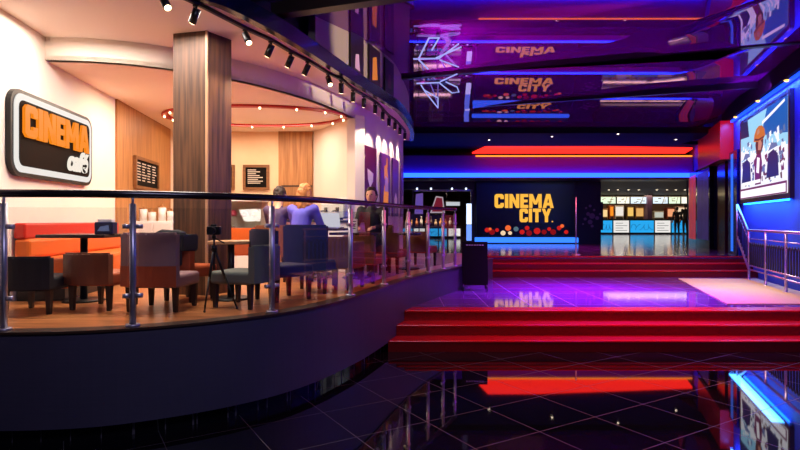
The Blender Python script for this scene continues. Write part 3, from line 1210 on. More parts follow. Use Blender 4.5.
banner('display_board', 'mauve display board standing left in the far opening', [(414.5, 214), (423, 214), (423, 193), (416, 194)], 22.2, mat('board_mauve', (150, 120, 190), .5, emit=(120, 90, 170), strength=.6), mat('board_violet', (110, 84, 170), .5, emit=(120, 90, 190), strength=.6))
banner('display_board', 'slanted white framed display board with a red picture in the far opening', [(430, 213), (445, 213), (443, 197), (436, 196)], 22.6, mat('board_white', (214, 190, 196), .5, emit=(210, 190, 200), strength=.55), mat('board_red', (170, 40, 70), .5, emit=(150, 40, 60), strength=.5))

# portal frame round the left opening, with its bright light tube
t = thing('opening_portal', 'dark metal portal frame around the far left opening', 'portal', (1.36, 20.3, UP))
for xx in (kx(413, 20.3), kx(471.5, 20.3)):
    b = MB()
    b.box(xx - 1.36 - .03, xx - 1.36 + .03, -.05, .05, 0, 1.93)
    b.build('upright', M_steel_dark, t)
b = MB()
b.box(kx(413, 20.3) - 1.36 - .03, kx(471.5, 20.3) - 1.36 + .03, -.05, .05, 1.87, 1.93)
b.build('header', M_chrome, t)
for i, px in enumerate((417, 431, 452, 466)):
    b = MB()
    b.cyl((kx(px, 20.3) - 1.36, -.02, 1.93), (kx(px, 20.3) - 1.36, -.02, 2.0), .03, seg=8)
    b.build('spot', M_led_white, t)
t = thing('light_column', 'bright white vertical light column left of the big screen', 'light', (kx(469, 20.0), 20.0, UP))
b = MB()
b.box(-.09, .09, -.05, .05, 0.0, .1)
b.build('foot', M_steel_dark, t)
b = MB()
b.box(-.085, .085, -.06, .06, .1, .66, 0, .01)
b.build('lower_diffuser', glow('column_blue', (110, 150, 255), 1.3), t)
b = MB()
b.box(-.085, .085, -.06, .06, .68, 1.42, 0, .01)
b.build('upper_diffuser', glow('column_white', (206, 226, 255), 1.7), t)

# ------------------------------------------------------------------ right wall: film poster light box and its lights
t0, t1 = 9.9, 13.0
PW = math.hypot(right_x(t1) - right_x(t0), t1 - t0)
nrm = Vector((-1.0, 0.34)).normalized()
org = Vector((right_x(t1) + nrm.x * .004, t1 + nrm.y * .004, 2.10))
pt = thing('poster_lightbox', 'big lit film poster in a dark frame on the blue right wall', 'poster', org)
PM = frame_mx((0, 0, 0), (right_x(t0) - right_x(t1), t0 - t1))
PH = 1.74
b = MB()
b.hexa([(x, y, 0) for x, y in rrect(-.1, PW + .1, -.1, PH + .1, .03, 2)], [(x, y, .07) for x, y in rrect(-.1, PW + .1, -.1, PH + .1, .03, 2)])
b.build('frame', mat('poster_frame', (44, 20, 40), .3), pt, PM)
b = MB()
P_ = {}
pcols = [('sky', (150, 205, 235)), ('pale', (236, 236, 244)), ('blue', (30, 90, 170)), ('navy', (40, 40, 84)), ('orange', (196, 108, 44)), ('brown', (92, 44, 44)),
         ('plum', (110, 40, 84)), ('white', (250, 244, 252)), ('slate', (96, 112, 160)), ('skin', (190, 130, 110))]
pm = [glow('poster_' + n_, c_, 1.15) for n_, c_ in pcols]
ix = {n_: i for i, (n_, _) in enumerate(pcols)}
b.face([(0, 0, .071), (PW, 0, .071), (PW, PH, .071), (0, PH, .071)], ix['pale'])


def pp(poly, c_, z):
    b.face([(x * PW, y * PH, .071 + z * .0008) for x, y in poly], ix[c_])


pp([(0, .62), (1, .5), (1, 1), (0, 1)], 'sky', 1)
pp([(.5, .72), (1, .62), (1, 1), (.62, 1)], 'blue', 2)
pp([(0, .8), (.22, .78), (.18, 1), (0, 1)], 'navy', 2)
pp([(.2, .86), (.5, .9), (.5, 1), (.24, 1)], 'sky', 3)
pp([(.52, .84), (.95, .955), (.95, .985), (.52, .88)], 'white', 4)
rnd = random.Random(11)
for k in range(190):
    x, y = rnd.uniform(.02, .95), rnd.uniform(.14, .66)
    w, h = rnd.uniform(.012, .05), rnd.uniform(.02, .09)
    c_ = rnd.choice(['slate', 'plum', 'navy', 'pale', 'white', 'slate', 'brown', 'pale', 'plum'] if y < .45 else ['pale', 'white', 'slate', 'sky', 'pale'])
    pp([(x, y), (min(1, x + w), y + rnd.uniform(-.01, .03)), (min(1, x + w * .8), y + h), (max(0, x - .01), y + h * .8)], c_, 5 + k * .03)
# a central figure with a round orange cap
pp([(.37, .15), (.50, .15), (.53, .40), (.50, .52), (.42, .54), (.36, .44)], 'plum', 12)
pp([(.40, .30), (.46, .28), (.48, .46), (.42, .48)], 'white', 12.4)
pp([(.47, .18), (.51, .2), (.52, .34), (.48, .36)], 'brown', 12.6)
pp([(.40, .52), (.50, .50), (.55, .58), (.56, .70), (.50, .74), (.42, .73), (.38, .64)], 'brown', 13)
pp([(.44, .56), (.50, .55), (.53, .62), (.50, .67), (.45, .66)], 'skin', 14)
pp([(.34, .68), (.44, .66), (.56, .67), (.60, .70), (.58, .78), (.53, .83), (.46, .845), (.40, .82), (.36, .76)], 'orange', 15)
pp([(.36, .69), (.46, .67), (.57, .68), (.58, .70), (.46, .69), (.37, .715)], 'brown', 16)
pp([(.42, .74), (.48, .76), (.47, .81), (.43, .80)], 'skin', 16.5)
# two dark figures beside it
for cx in (.14, .72):
    pp([(cx - .10, .2), (cx + .14, .2), (cx + .12, .44), (cx + .04, .50), (cx - .06, .47)], 'navy', 17)
    pp([(cx - .06, .50), (cx + .12, .52), (cx + .10, .56), (cx, .58)], 'slate', 18)
pp([(.05, .17), (.5, .17), (.5, .21), (.05, .21)], 'white', 19)
pp([(0, 0), (1, 0), (1, .13), (0, .13)], 'plum', 20)
pp([(.02, .015), (.98, .015), (.98, .105), (.02, .105)], 'white', 21)
b.build('print', pm, pt, PM)
b = MB()
b.hexa([(0.1, -.13, .01), (PW - .1, -.13, .01), (PW - .1, -.10, .01), (.1, -.10, .01)], [(0.1, -.13, .04), (PW - .1, -.13, .04), (PW - .1, -.10, .04), (.1, -.10, .04)])
b.build('halo_led', glow('halo_cyan', (24, 110, 255), 12), pt, PM)

lamp('halo_light', 'AREA', (org.x + (right_x(t0) - right_x(t1)) / 2 + nrm.x * .22, org.y + (t0 - t1) / 2 + nrm.y * .22, 1.98), (0.05, 0.34, 1.0), 40, PW, rot=(0, R(0), math.atan2(t0 - t1, right_x(t0) - right_x(t1))), size_y=.2)
lamp('soffit_led_light', 'AREA', (right_x(9.5) + nrm.x * .10, 9.5 + nrm.y * .10, 4.05), (0.04, 0.14, 1.0), 190, 9.0, rot=(0, 0, math.atan2(1, .34)), size_y=.05)
# spots in the black soffit
for i, (y, dd) in enumerate([(13.4, .09), (11.6, .09), (9.9, .09), (8.2, .09)]):
    x, yy = right_x(y) + nrm.x * dd, y + nrm.y * dd
    lb = ['recessed soffit downlight above the far edge of the film poster', 'recessed soffit downlight above the middle of the film poster', 'recessed soffit downlight above the near edge of the film poster', 'recessed soffit downlight on the near side of the film poster'][i]
    t = thing('soffit_downlight', lb, 'downlight', (x, yy, 4.12), 0, 'downlights in the black soffit')
    b = MB()
    b.cyl((0, 0, -.02), (0, 0, 0), .05, seg=16)
    b.build('trim_ring', M_steel_dark, t)
    b = MB()
    b.ball((0, 0, -.02), .048, (1, 1, .7), 14, 8)
    b.build('lens', glow('amber_lens', (255, 190, 90), 3), t)
    lamp('downlight_bulb', 'SPOT', (0, 0, -.06), (1, .86, .66), 14, .04, spot=R(90), blend=.7, parent=t)
# tiny ceiling lights in the dark back soffit
for i, (px, py) in enumerate([(489, 139.5), (552, 136), (618, 133.5), (676, 139)]):
    y = (4.03 - EYE) * F / (221 - py)
    b = MB()
    b.cyl((0, 0, -.015), (0, 0, 0), .04, seg=12)
    o = b.build('ceiling_downlight', M_spot)
    o.location = ((px - 400) / F * y, y, 4.03)
    tag(o, 'tiny ceiling downlight above the red strip, %s from the left' % ORD[i], 'downlight', 'tiny downlights above the red strip')
    b = MB()
    b.cyl((0, 0, -.02), (0, 0, -.015), .03, seg=12)
    b.build('lens', glow('tiny_lens', (255, 230, 200), 8), o)


# dark glossy boards and blue light panel between the red block and the poster
def wall_board(name, label, cat, ya, yb, z0, z1, out0, out1, m):
    ym = (ya + yb) / 2
    o0 = Vector((right_x(yb) + nrm.x * out0, yb + nrm.y * out0, z0))
    t = thing(name, label, cat, o0)
    mx_ = frame_mx((0, 0, 0), (right_x(ya) - right_x(yb), ya - yb))
    L = math.hypot(right_x(ya) - right_x(yb), ya - yb)
    b = MB()
    b.hexa([(0, 0, 0), (L, 0, 0), (L, z1 - z0, 0), (0, z1 - z0, 0)], [(0, 0, out1 - out0), (L, 0, out1 - out0), (L, z1 - z0, out1 - out0), (0, z1 - z0, out1 - out0)])
    b.build('panel', m, t, mx_)
    return t, mx_, L


t, mx_, L = wall_board('poster_case', 'tall violet poster case below the red lacquered block', 'poster case', 15.7, 17.6, UP, 3.14, .01, .22, M_blackgloss)
b = MB()
b.hexa([(.12, .25, .21), (L - .12, .25, .21), (L - .12, 2.25, .21), (.12, 2.25, .21)], [(.12, .25, .216), (L - .12, .25, .216), (L - .12, 2.25, .216), (.12, 2.25, .216)])
pr = b.build('poster', mat('case_poster', (70, 44, 110), .4, emit=(70, 50, 120), strength=.35, noise=(2.5, (30, 20, 60), (1, 1, 1))), t, mx_)
t, mx_, L = wall_board('poster_case', 'narrow poster case with orange glow beside the concession opening', 'poster case', 18.0, 19.4, UP, 3.24, .01, .16, M_blackgloss)
b = MB()
b.hexa([(.1, .2, .15), (L - .1, .2, .15), (L - .1, 2.3, .15), (.1, 2.3, .15)], [(.1, .2, .156), (L - .1, .2, .156), (L - .1, 2.3, .156), (.1, 2.3, .156)])
b.build('poster', mat('case_poster_orange', (190, 70, 60), .4, emit=(190, 60, 70), strength=.5, noise=(2.0, (90, 60, 170), (1, 1, 1))), t, mx_)
t, mx_, L = wall_board('oxblood_cladding', 'dark red glossy wall panel between the poster case and blue panel', 'panel', 14.35, 15.2, UP, 3.14, .002, .12, mat('oxblood_panel', (44, 8, 26), .15))
t, mx_, L = wall_board('blue_lightbox', 'tall glowing blue panel left of the film poster', 'light panel', 13.25, 14.1, UP, 3.3, .002, .10, M_bluegloss)
b = MB()
b.hexa([(L * .35, .06, .10), (L * .6, .06, .10), (L * .6, 2.44, .10), (L * .35, 2.44, .10)], [(L * .35, .06, .106), (L * .6, .06, .106), (L * .6, 2.44, .106), (L * .35, 2.44, .106)])
b.build('light_strip', glow('panel_cyan', (40, 110, 240), 1.0), t, mx_)

# ------------------------------------------------------------------ beige carpet and the railing beside it
cz = LAND
b = MB()
pts = [(4.70, 8.05), (6.35, 8.05), (7.36, 11.55), (5.76, 11.6)]
b.prism(pts, cz, cz + .012)
tag(b.build('carpet', M_carpet), 'beige carpet runner on the landing at the foot of the upper stairs', 'carpet')

M_violetmetal = mat('violet_steel', (170, 150, 200), .28, .9)
M_darkmetal = mat('gunmetal', (60, 56, 72), .35, .8)
rt = thing('stair_railing', 'ornate steel railing with looped bars between the carpet and blue wall', 'railing', (7.05, 11.5, LAND))


def rp(x, y, z):
    return (x - 7.05, y - 11.5, z - LAND)


# plan line: level run along the wall side, then up the steps
lev0, lev1 = (6.12, 8.3), (7.12, 11.45)
up1 = (7.74, 12.85)
b = MB()
b.tube([rp(lev0[0], lev0[1], 1.41), rp(lev1[0], lev1[1], 1.41), rp((lev1[0] + up1[0]) / 2, (lev1[1] + up1[1]) / 2, 1.70), rp(up1[0], up1[1], 1.97)], .024, 10)
b.build('handrail', M_violetmetal, rt)
for z, zu in ((.62, 1.10), (.70, 1.18)):
    b = MB()
    b.tube([rp(lev0[0], lev0[1], z), rp(lev1[0], lev1[1], z), rp(up1[0], up1[1], zu + .1)], .015, 8)
    b.build('lower_rail', M_violetmetal, rt)
b = MB()
b.tube([rp(lev0[0], lev0[1], 1.24), rp(lev1[0], lev1[1], 1.24), rp(up1[0], up1[1], 1.80)], .010, 8)
b.build('upper_rail', M_violetmetal, rt)
for fx in (0.02, .34, .66, .985):
    x, y = lev0[0] + (lev1[0] - lev0[0]) * fx, lev0[1] + (lev1[1] - lev0[1]) * fx
    b = MB()
    b.cyl(rp(x, y, LAND), rp(x, y, 1.41), .022, seg=10)
    b.cyl(rp(x, y, LAND), rp(x, y, LAND + .015), .05, seg=14)
    b.build('post', M_violetmetal, rt)
b = MB()
b.cyl(rp(up1[0], up1[1], UP), rp(up1[0], up1[1], 1.96), .022, seg=10)
b.build('post', M_violetmetal, rt)
NB = 26
for k in range(NB):
    f = (k + .5) / NB
    x, y = lev0[0] + (lev1[0] - lev0[0]) * f, lev0[1] + (lev1[1] - lev0[1]) * f
    d = Vector((lev1[0] - lev0[0], lev1[1] - lev0[1])).normalized() * .045
    b = MB()
    b.tube([rp(x - d.x, y - d.y, .70), rp(x - d.x, y - d.y, 1.08), rp(x - d.x * .7, y - d.y * .7, 1.14), rp(x, y, 1.17), rp(x + d.x * .7, y + d.y * .7, 1.14), rp(x + d.x, y + d.y, 1.08), rp(x + d.x, y + d.y, .70)], .010, 6)
    b.build('looped_bar', M_darkmetal, rt)
for k in range(8):
    f = (k + .5) / 8
    x, y = lev1[0] + (up1[0] - lev1[0]) * f, lev1[1] + (up1[1] - lev1[1]) * f
    b = MB()
    b.cyl(rp(x, y, .70 + .56 * f), rp(x, y, 1.41 + .55 * f), .010, seg=6)
    b.build('baluster', M_darkmetal, rt)

# ------------------------------------------------------------------ cafe: sign on the left wall
LWD = (left_x(8) - left_x(5), 3.0)
lw = frame_mx((0, 0, 0), LWD)
g0, g1 = 5.46, 7.26
SL = math.hypot(left_x(g1) - left_x(g0), g1 - g0)
sg = thing('cafe_sign', 'large rounded black and white CINEMA cafe sign on the white left wall', 'sign', (left_x(g0) + .004, g0, 2.07))
SH = .83


def slab(name, m, x0, x1, y0, y1, z0, z1, r, parent, mx_):
    b = MB()
    p = rrect(x0, x1, y0, y1, r)
    b.hexa([(x, y, z0) for x, y in p], [(x, y, z1) for x, y in p])
    return b.build(name, m, parent, mx_)


slab('outer_rim', M_black, -.02, SL + .02, -.02, SH + .02, 0, .05, .16, sg, lw)
slab('white_border', glow('sign_border', (240, 236, 230), .95), .03, SL - .03, .02, SH - .02, .05, .062, .13, sg, lw)
slab('dark_face', mat('sign_face', (16, 10, 8), .6, spec=.05, noise=(2, (30, 18, 12), (1, 1, 1))), .10, SL - .10, .085, SH - .085, .062, .068, .08, sg, lw)
b = MB()
word(b, 'CINEMA', .15, SL - .17, .38, .71, .068, .03, .05)
b.build('lettering', glow('sign_orange', (246, 134, 22), 1.0), sg, lw)
cu = bpy.data.curves.new('lettering', 'FONT')
cu.body = 'caf\u00e9'
cu.size = .33
cu.offset = .012
cu.shear = .3
cu.extrude = .008
tmp = bpy.data.objects.new('lettering', cu)
COL.objects.link(tmp)
dg = bpy.context.evaluated_depsgraph_get()
me = bpy.data.meshes.new_from_object(tmp.evaluated_get(dg))
bpy.data.objects.remove(tmp)
me.transform(lw @ Matrix.Translation((1.08, .14, .078)))
me.materials.clear()
me.materials.append(glow('sign_white', (250, 240, 225), .95))
o = bpy.data.objects.new('lettering', me)
COL.objects.link(o)
o.parent = sg

# framed menus
M_frame_oak = wood_mat('frame_oak', (110, 70, 36), (140, 92, 50), axis='x')
M_slate = mat('menu_slate', (18, 14, 12), .7, spec=.1)
M_chalk = mat('menu_chalk', (200, 190, 176), .6)


def framed_menu(label, origin, xdir, w, h, rows, cols=1):
    t = thing('framed_menu', label, 'framed menu', origin, 0, 'framed menus on the cafe walls')
    mx_ = frame_mx((0, 0, 0), xdir)
    b = MB()
    f = .05
    for x0, x1, y0, y1 in ((0, w, 0, f), (0, w, h - f, h), (0, f, f, h - f), (w - f, w, f, h - f)):
        b.hexa([(x0, y0, 0), (x1, y0, 0), (x1, y1, 0), (x0, y1, 0)], [(x0, y0, .045), (x1, y0, .045), (x1, y1, .045), (x0, y1, .045)])
    b.build('frame', M_frame_oak, t, mx_)
    b = MB()
    b.hexa([(f, f, 0), (w - f, f, 0), (w - f, h - f, 0), (f, h - f, 0)], [(f, f, .02), (w - f, f, .02), (w - f, h - f, .02), (f, h - f, .02)])
    pn = b.build('panel', M_slate, t, mx_)
    b = MB()
    rnd = random.Random(rows * 7 + cols)
    cw = (w - 2 * f - .06) / cols
    for c_ in range(cols):
        for k in range(rows):
            y = h - f - .06 - k * (h - 2 * f - .1) / rows
            x0 = f + .04 + c_ * cw
            x1 = x0 + cw * rnd.uniform(.45, .85)
            b.face([(x0, y, .021), (x1, y, .021), (x1, y + .018, .021), (x0, y + .018, .021)])
    b.build('print', M_chalk, pn, mx_)


framed_menu('square framed dark menu on the peach back wall left of the oak door', (-3.13, 11.196, 2.22), (1, 0), .52, .50, 8)
framed_menu('framed dark menu on the peach wall half hidden by the wooden pillar', (-3.72, 11.196, 2.22), (1, 0), .42, .50, 8)
framed_menu('wide framed menu on the oak panelled left wall', (left_x(8.85) + .035, 8.85, 2.12), LWD, 1.2, .52, 7, 4)

# oak door in the back wall
b = MB()
b.box(-2.42, -1.745, 11.15, 11.2, UP, Z_IN)
struct('trim_oak_door_panel', b, M_wood_panel)
b = MB()
b.box(-2.33, -1.76, 11.135, 11.15, UP, UP + 1.48)
d = struct('door_1', b, wood_mat('oak_door', (140, 92, 48), (176, 122, 70)))
b = MB()
for x0, x1, z0, z1 in ((-2.36, -2.33, UP, UP + 1.50), (-2.36, -1.75, UP + 1.48, UP + 1.51)):
    b.box(x0, x1, 11.13, 11.15, z0, z1)
b.build('door_frame', mat('dark_oak', (60, 38, 22), .5), d)
b = MB()
b.cyl((-1.82, 11.10, UP + .8), (-1.82, 11.10, UP + 1.1), .012, seg=8)
b.build('door_handle', M_chrome, d)

# posters on the curved facade
M_pmaroon = mat('poster_maroon', (92, 24, 56), .4)
M_ppurple = mat('poster_purple', (92, 40, 120), .4)
M_ppink = mat('poster_pink', (220, 180, 200), .45)
M_porange = mat('poster_orange', (226, 120, 60), .45)
M_pcream = mat('poster_cream', (240, 226, 220), .45)


def fac_at(y):
    for a, b in zip(FACP, FACP[1:]):
        if a[1] <= y <= b[1]:
            t = (y - a[1]) / (b[1] - a[1])
            return a[0] + (b[0] - a[0]) * t
    return FACP[-1][0]


def facade_poster(label, ya, yb, z0, z1, m, art):
    xa, xb = fac_at(ya), fac_at(yb)
    L = math.hypot(xb - xa, yb - ya)
    nx, ny = (yb - ya) / L, -(xb - xa) / L
    t = thing('facade_poster', label, 'poster', (xa + nx * .02, ya + ny * .02, z0), 0, 'posters on the curved cafe facade')
    mx_ = frame_mx((0, 0, 0), (xb - xa, yb - ya))
    h = z1 - z0
    b = MB()
    b.hexa([(0, 0, 0), (L, 0, 0), (L, h, 0), (0, h, 0)], [(0, 0, .03), (L, 0, .03), (L, h, .03), (0, h, .03)])
    pn = b.build('panel', m, t, mx_)
    b = MB()
    for k, (poly, mi) in enumerate(art):
        b.face([(x * L, y * h, .031 + k * .001) for x, y in poly], mi)
    b.build('picture', [M_ppink, M_porange, M_pcream, M_pmaroon, M_ppurple], pn, mx_)


facade_poster('maroon poster with a white glass shape, nearest to the cafe interior', 9.98, 10.62, 1.70, 2.96, M_pmaroon,
              [([(.25, .68), (.75, .62), (.72, .50), (.56, .44), (.58, .2), (.7, .14), (.3, .14), (.42, .2), (.42, .44), (.3, .52)], 2), ([(.3, .15), (.7, .15), (.85, .05), (.15, .05)], 0)])
facade_poster('orange and purple poster, middle one on the curved facade', 10.95, 11.65, 1.70, 2.94, M_ppurple,
              [([(.2, .2), (.7, .1), (.8, .4), (.3, .5)], 1), ([(.3, .6), (.8, .55), (.6, .85), (.3, .8)], 1), ([(.35, .4), (.75, .4), (.7, .62), (.4, .65)], 0), ([(.5, .8), (.7, .8), (.65, .95), (.55, .95)], 1)])
facade_poster('violet poster with a white flower, farthest along the curved facade', 11.9, 12.5, 1.70, 2.94, M_ppurple,
              [([(.3, .18), (.7, .18), (.78, .3), (.5, .42), (.22, .3)], 2), ([(.45, .05), (.55, .05), (.55, .2), (.45, .2)], 0)])
facade_poster('narrow violet panel beside the end of the curved facade', 12.9, 13.3, 1.70, 2.90, M_ppurple, [([(.3, .3), (.7, .3), (.7, .4), (.3, .4)], 0)])

# ------------------------------------------------------------------ cafe furniture
M_brown = mat('brown_leather', (120, 70, 44), .45, bump=(60, .15))
M_orange = mat('orange_leather', (214, 98, 26), .5, bump=(60, .15))
M_redleather = mat('red_leather', (196, 40, 20), .45)
M_navyfab = mat('navy_fabric', (28, 28, 60), .8, bump=(200, .2))
M_blackfab = mat('black_fabric', (24, 22, 28), .7, bump=(200, .2))
M_mauve = mat('mauve_leather', (150, 116, 116), .5, bump=(60, .1))
M_rust = mat('rust_leather', (168, 78, 40), .45, bump=(60, .1))
M_grey = mat('grey_green_fabric', (112, 116, 106), .8)
M_darkwood = wood_mat('wenge', (38, 24, 18), (56, 36, 26))
M_table = mat('dark_table', (40, 26, 22), .25)


def chair(label, loc, rz, seat_m, back_m, w=.46, dp=.46, sh=.36, bh=.70, legm=None, band=None, arms=False, group=None, cat='chair'):
    """tub chair; back rest on the -y side"""
    legm = legm or M_darkwood
    t = thing('dining_chair', label, cat, loc, rz, group)
    b = MB()
    b.box(-w / 2, w / 2, -dp / 2, dp / 2, sh - .12, sh, 0, .03, 3)
    b.build('seat', seat_m, t)
    b = MB()
    n = 8
    vb = []
    for k in range(n + 1):
        x = -w / 2 + w * k / n
        bow = .05 * (1 - (2 * k / n - 1) ** 2)
        vb.append((x, bow))
    pairs = [((x, -dp / 2 - .03 - bw), (x, -dp / 2 + .035 - bw)) for x, bw in vb]
    b.ring(pairs, sh - .10, bh)
    bmesh.ops.bevel(b.bm, geom=[e for e in b.bm.edges if all(v.co.z > bh - .001 for v in e.verts)], offset=.015, segments=2, affect='EDGES')
    bk = b.build('backrest', back_m, t)
    if band:
        b = MB()
        b.ring([((x, -dp / 2 - .036 - bw), (x, -dp / 2 - .028 - bw)) for x, bw in vb], sh - .10, sh + .08)
        b.build('lower_band', band, bk)
    if arms:
        for sx_ in (-1, 1):
            b = MB()
            b.box(sx_ * w / 2 - (.05 if sx_ > 0 else 0), sx_ * w / 2 + (.05 if sx_ < 0 else 0), -dp / 2, dp / 2 - .04, sh - .1, sh + .2, 0, .02)
            b.build('armrest', back_m, t)
    for sx_ in (-1, 1):
        for sy in (-1, 1):
            b = MB()
            x, y = sx_ * (w / 2 - .04), sy * (dp / 2 - .04)
            b.hexa([(x - .016, y - .016, 0), (x + .016, y - .016, 0), (x + .016, y + .016, 0), (x - .016, y + .016, 0)],
                   [(x - .024, y - .024, sh - .11), (x + .024, y - .024, sh - .11), (x + .024, y + .024, sh - .11), (x - .024, y + .024, sh - .11)])
            b.build('leg', legm, t)
    return t


def P(px, y):
    return ((px - 400) / F * y, y, UP)


CH = 'chairs around the cafe tables'
chair('low black chair nearest the left wall behind the glass', P(40, 4.98), R(4), M_blackfab, M_blackfab, w=.44, bh=.50, sh=.32, group=CH)
chair('brown leather chair between the low black chair and the second post', P(105, 5.2), R(-8), M_rust, M_brown, w=.44, bh=.52, sh=.34, group=CH)
chair('mauve tub chair with a brown lower band right of the second post', P(163, 5.12), R(-4), M_mauve, M_mauve, w=.50, bh=.70, sh=.33, band=M_rust, group=CH)
jc = chair('orange leather chair with a black jacket, standing in for a reflected figure', P(190, 5.70), R(-22), M_rust, M_rust, w=.40, dp=.38, bh=.62, sh=.36, group=CH)
chair('grey chair facing the tripod in front of the light oak table', P(244, 5.28), R(70), M_grey, M_grey, w=.42, bh=.58, sh=.34, group=CH)
chair('navy chair turned sideways beside the third railing post', P(283, 5.75), R(-45), M_navyfab, M_navyfab, w=.44, bh=.72, sh=.36, group=CH)
chair('navy chair with its back to the railing in front of the blonde person', P(313, 6.38), R(-12), M_navyfab, M_navyfab, w=.50, bh=.76, sh=.36, group=CH)
chair('brown leather tub chair left of the fourth railing post', P(341, 6.7), R(-20), M_rust, M_brown, w=.46, bh=.62, sh=.36, arms=True, group=CH)
chair('brown leather tub chair right of the fourth railing post', P(366, 7.4), R(-20), M_rust, M_brown, w=.44, bh=.62, sh=.36, group=CH)
chair('brown chair between the fifth and sixth railing posts', P(392, 8.75), R(-25), M_rust, M_brown, w=.44, bh=.62, sh=.36, group=CH)
chair('brown chair behind the seventh railing post', P(421, 9.95), R(-25), M_rust, M_brown, w=.46, bh=.62, sh=.36, group=CH)
chair('orange chair standing in front of the white pastry case', P(243, 8.3), R(10), M_orange, M_orange, w=.46, bh=.70, sh=.42, band=M_rust, group=CH)

# black jacket over the orange chair, a solid stand-in for a reflected figure
b = MB()
b.ring([((-.23, -.33), (-.23, -.12)), ((-.10, -.36), (-.10, -.12)), ((.10, -.36), (.10, -.12)), ((.22, -.33), (.22, -.12))], .50, .66)
b.ring([((-.20, -.36), (-.20, -.30)), ((0, -.39), (0, -.32)), ((.19, -.36), (.19, -.30))], .36, .52)
b.tube([(-.17, -.25, .655), (-.08, -.29, .675), (.02, -.27, .668), (.12, -.29, .672), (.18, -.25, .65)], .035, 8)
bmesh.ops.bevel(b.bm, geom=[e for e in b.bm.edges if not all(f.smooth for f in e.link_faces)], offset=.012, segments=2, affect='EDGES')
jk = b.build('jacket', M_blackfab)
jk.location = (jc.location.x, jc.location.y, UP + .01)
jk.rotation_euler = (0, 0, R(-22))
tag(jk, 'black jacket shape on the orange chair, standing in for a reflected figure', 'jacket')

# wall bench on the left
bs, be = 5.55, 8.0
BL = math.hypot(left_x(be) - left_x(bs), be - bs)
bt = thing('wall_bench', 'long orange upholstered bench with red backrest along the left wall', 'bench', (left_x(bs) + .01, bs, UP))
BM_ = frame_mx((0, 0, 0), LWD)


def bblock(name, m, x0, x1, y0, y1, z0, z1, bevel=.02):
    b = MB()
    b.box(x0, x1, y0, y1, z0, z1, 0, bevel)
    return b.build(name, m, bt, BM_)


bblock('plinth', M_black, .02, BL - .02, 0, .12, .03, .48, .004)
bblock('seat', M_orange, 0, BL, .12, .42, .01, .56, .04)
bblock('backrest', M_orange, 0, BL, .42, .62, .01, .16, .03)
bblock('top_band', M_redleather, 0, BL, .62, .78, .01, .12, .02)


def table(label, loc, w, d, h, top_m, round_=False, cat='table', rz=0):
    t = thing('cafe_table', label, cat, loc, rz, 'tables in the cafe')
    b = MB()
    if round_:
        b.cyl((0, 0, h - .03), (0, 0, h), w / 2, seg=28)
    else:
        b.box(-w / 2, w / 2, -d / 2, d / 2, h - .035, h, 0, .008)
    b.build('tabletop', top_m, t)
    b = MB()
    b.cyl((0, 0, .02), (0, 0, h - .03), .035, seg=12)
    b.build('pedestal', M_black, t)
    b = MB()
    b.cyl((0, 0, 0), (0, 0, .02), .2, .18, seg=24)
    b.build('base', M_black, t)
    return t


M_lightoak = wood_mat('light_oak', (176, 126, 84), (206, 156, 110), axis='x')
table('dark square cafe table in front of the orange bench', P(84, 5.62), .66, .5, .67, M_table)
table('light oak cafe table behind the tripod', P(231, 5.75), .40, .36, .60, M_lightoak, rz=R(8))
table('dark table in front of the blonde person', P(323, 8.0), .60, .5, .70, M_table, rz=R(-15))
table('dark cafe table between the brown tub chairs', P(356, 7.9), .6, .5, .64, M_table, rz=R(-20))
table('dark round cafe table behind the sixth railing post', P(408, 9.35), .44, .5, .60, M_table, True)

# napkin holder with a small print
nh = thing('napkin_holder', 'dark blue napkin holder standing on the dark square table', 'napkin holder', (P(106, 5.55)[0], 5.55, UP + .67))
b = MB()
b.box(-.09, .09, -.05, .05, 0, .12, 0, .008)
b.build('body', mat('napkin_navy', (26, 32, 66), .35), nh)
b = MB()
b.hexa([(-.06, -.052, .03), (.06, -.052, .03), (.05, -.052, .09), (-.03, -.052, .075)], [(-.06, -.05, .03), (.06, -.05, .03), (.05, -.05, .09), (-.03, -.05, .075)])
b.build('print', mat('napkin_print', (120, 150, 200), .4), nh)
b = MB()
b.box(-.07, .07, -.03, .03, .12, .15, 0, .004)
b.build('napkins', M_white, nh)

# tripod with camera: a reflection in the glass built as solid objects
tp = thing('reflected_tripod', 'reflection of a black tripod carrying a camera, built solid right of the jacket', 'tripod', P(214, 5.05))
M_trip = mat('tripod_black', (20, 18, 20), .4)
for k, (dx, dy) in enumerate([(-.03, -.16), (.20, .02), (-.13, .14)]):
    b = MB()
    b.cyl((0, 0, .56), (dx * .5, dy * .5, .28), .012, seg=8)
    b.cyl((dx * .5, dy * .5, .30), (dx, dy, .012), .008, seg=8)
    lg = b.build('leg', M_trip, tp)
    b = MB()
    b.ball((dx, dy, .012), .012, seg=8, rings=6)
    b.build('rubber_foot', M_black, lg)
b = MB()
b.cyl((0, 0, .36), (0, 0, .64), .010, seg=8)
b.cyl((0, 0, .53), (0, 0, .58), .028, seg=12)
b.build('centre_column', M_trip, tp)
b = MB()
b.ball((0, 0, .655), .022, seg=10, rings=7)
b.cyl((0, 0, .65), (.10, -.02, .60), .006, seg=6)
b.build('head', M_trip, tp)
cm = thing('camera', 'small black camera on the solid stand-in for the reflected tripod', 'camera', (P(214, 5.05)[0], 5.05, UP + .676))
b = MB()
b.box(-.06, .06, -.03, .03, 0, .075, 0, .008)
b.box(-.025, .025, -.02, .02, .075, .095, 0, .004)
b.build('body', M_trip, cm)
b = MB()
b.cyl((0, -.03, .038), (0, -.10, .038), .032, .034, seg=16)
b.build('lens', M_black, cm)

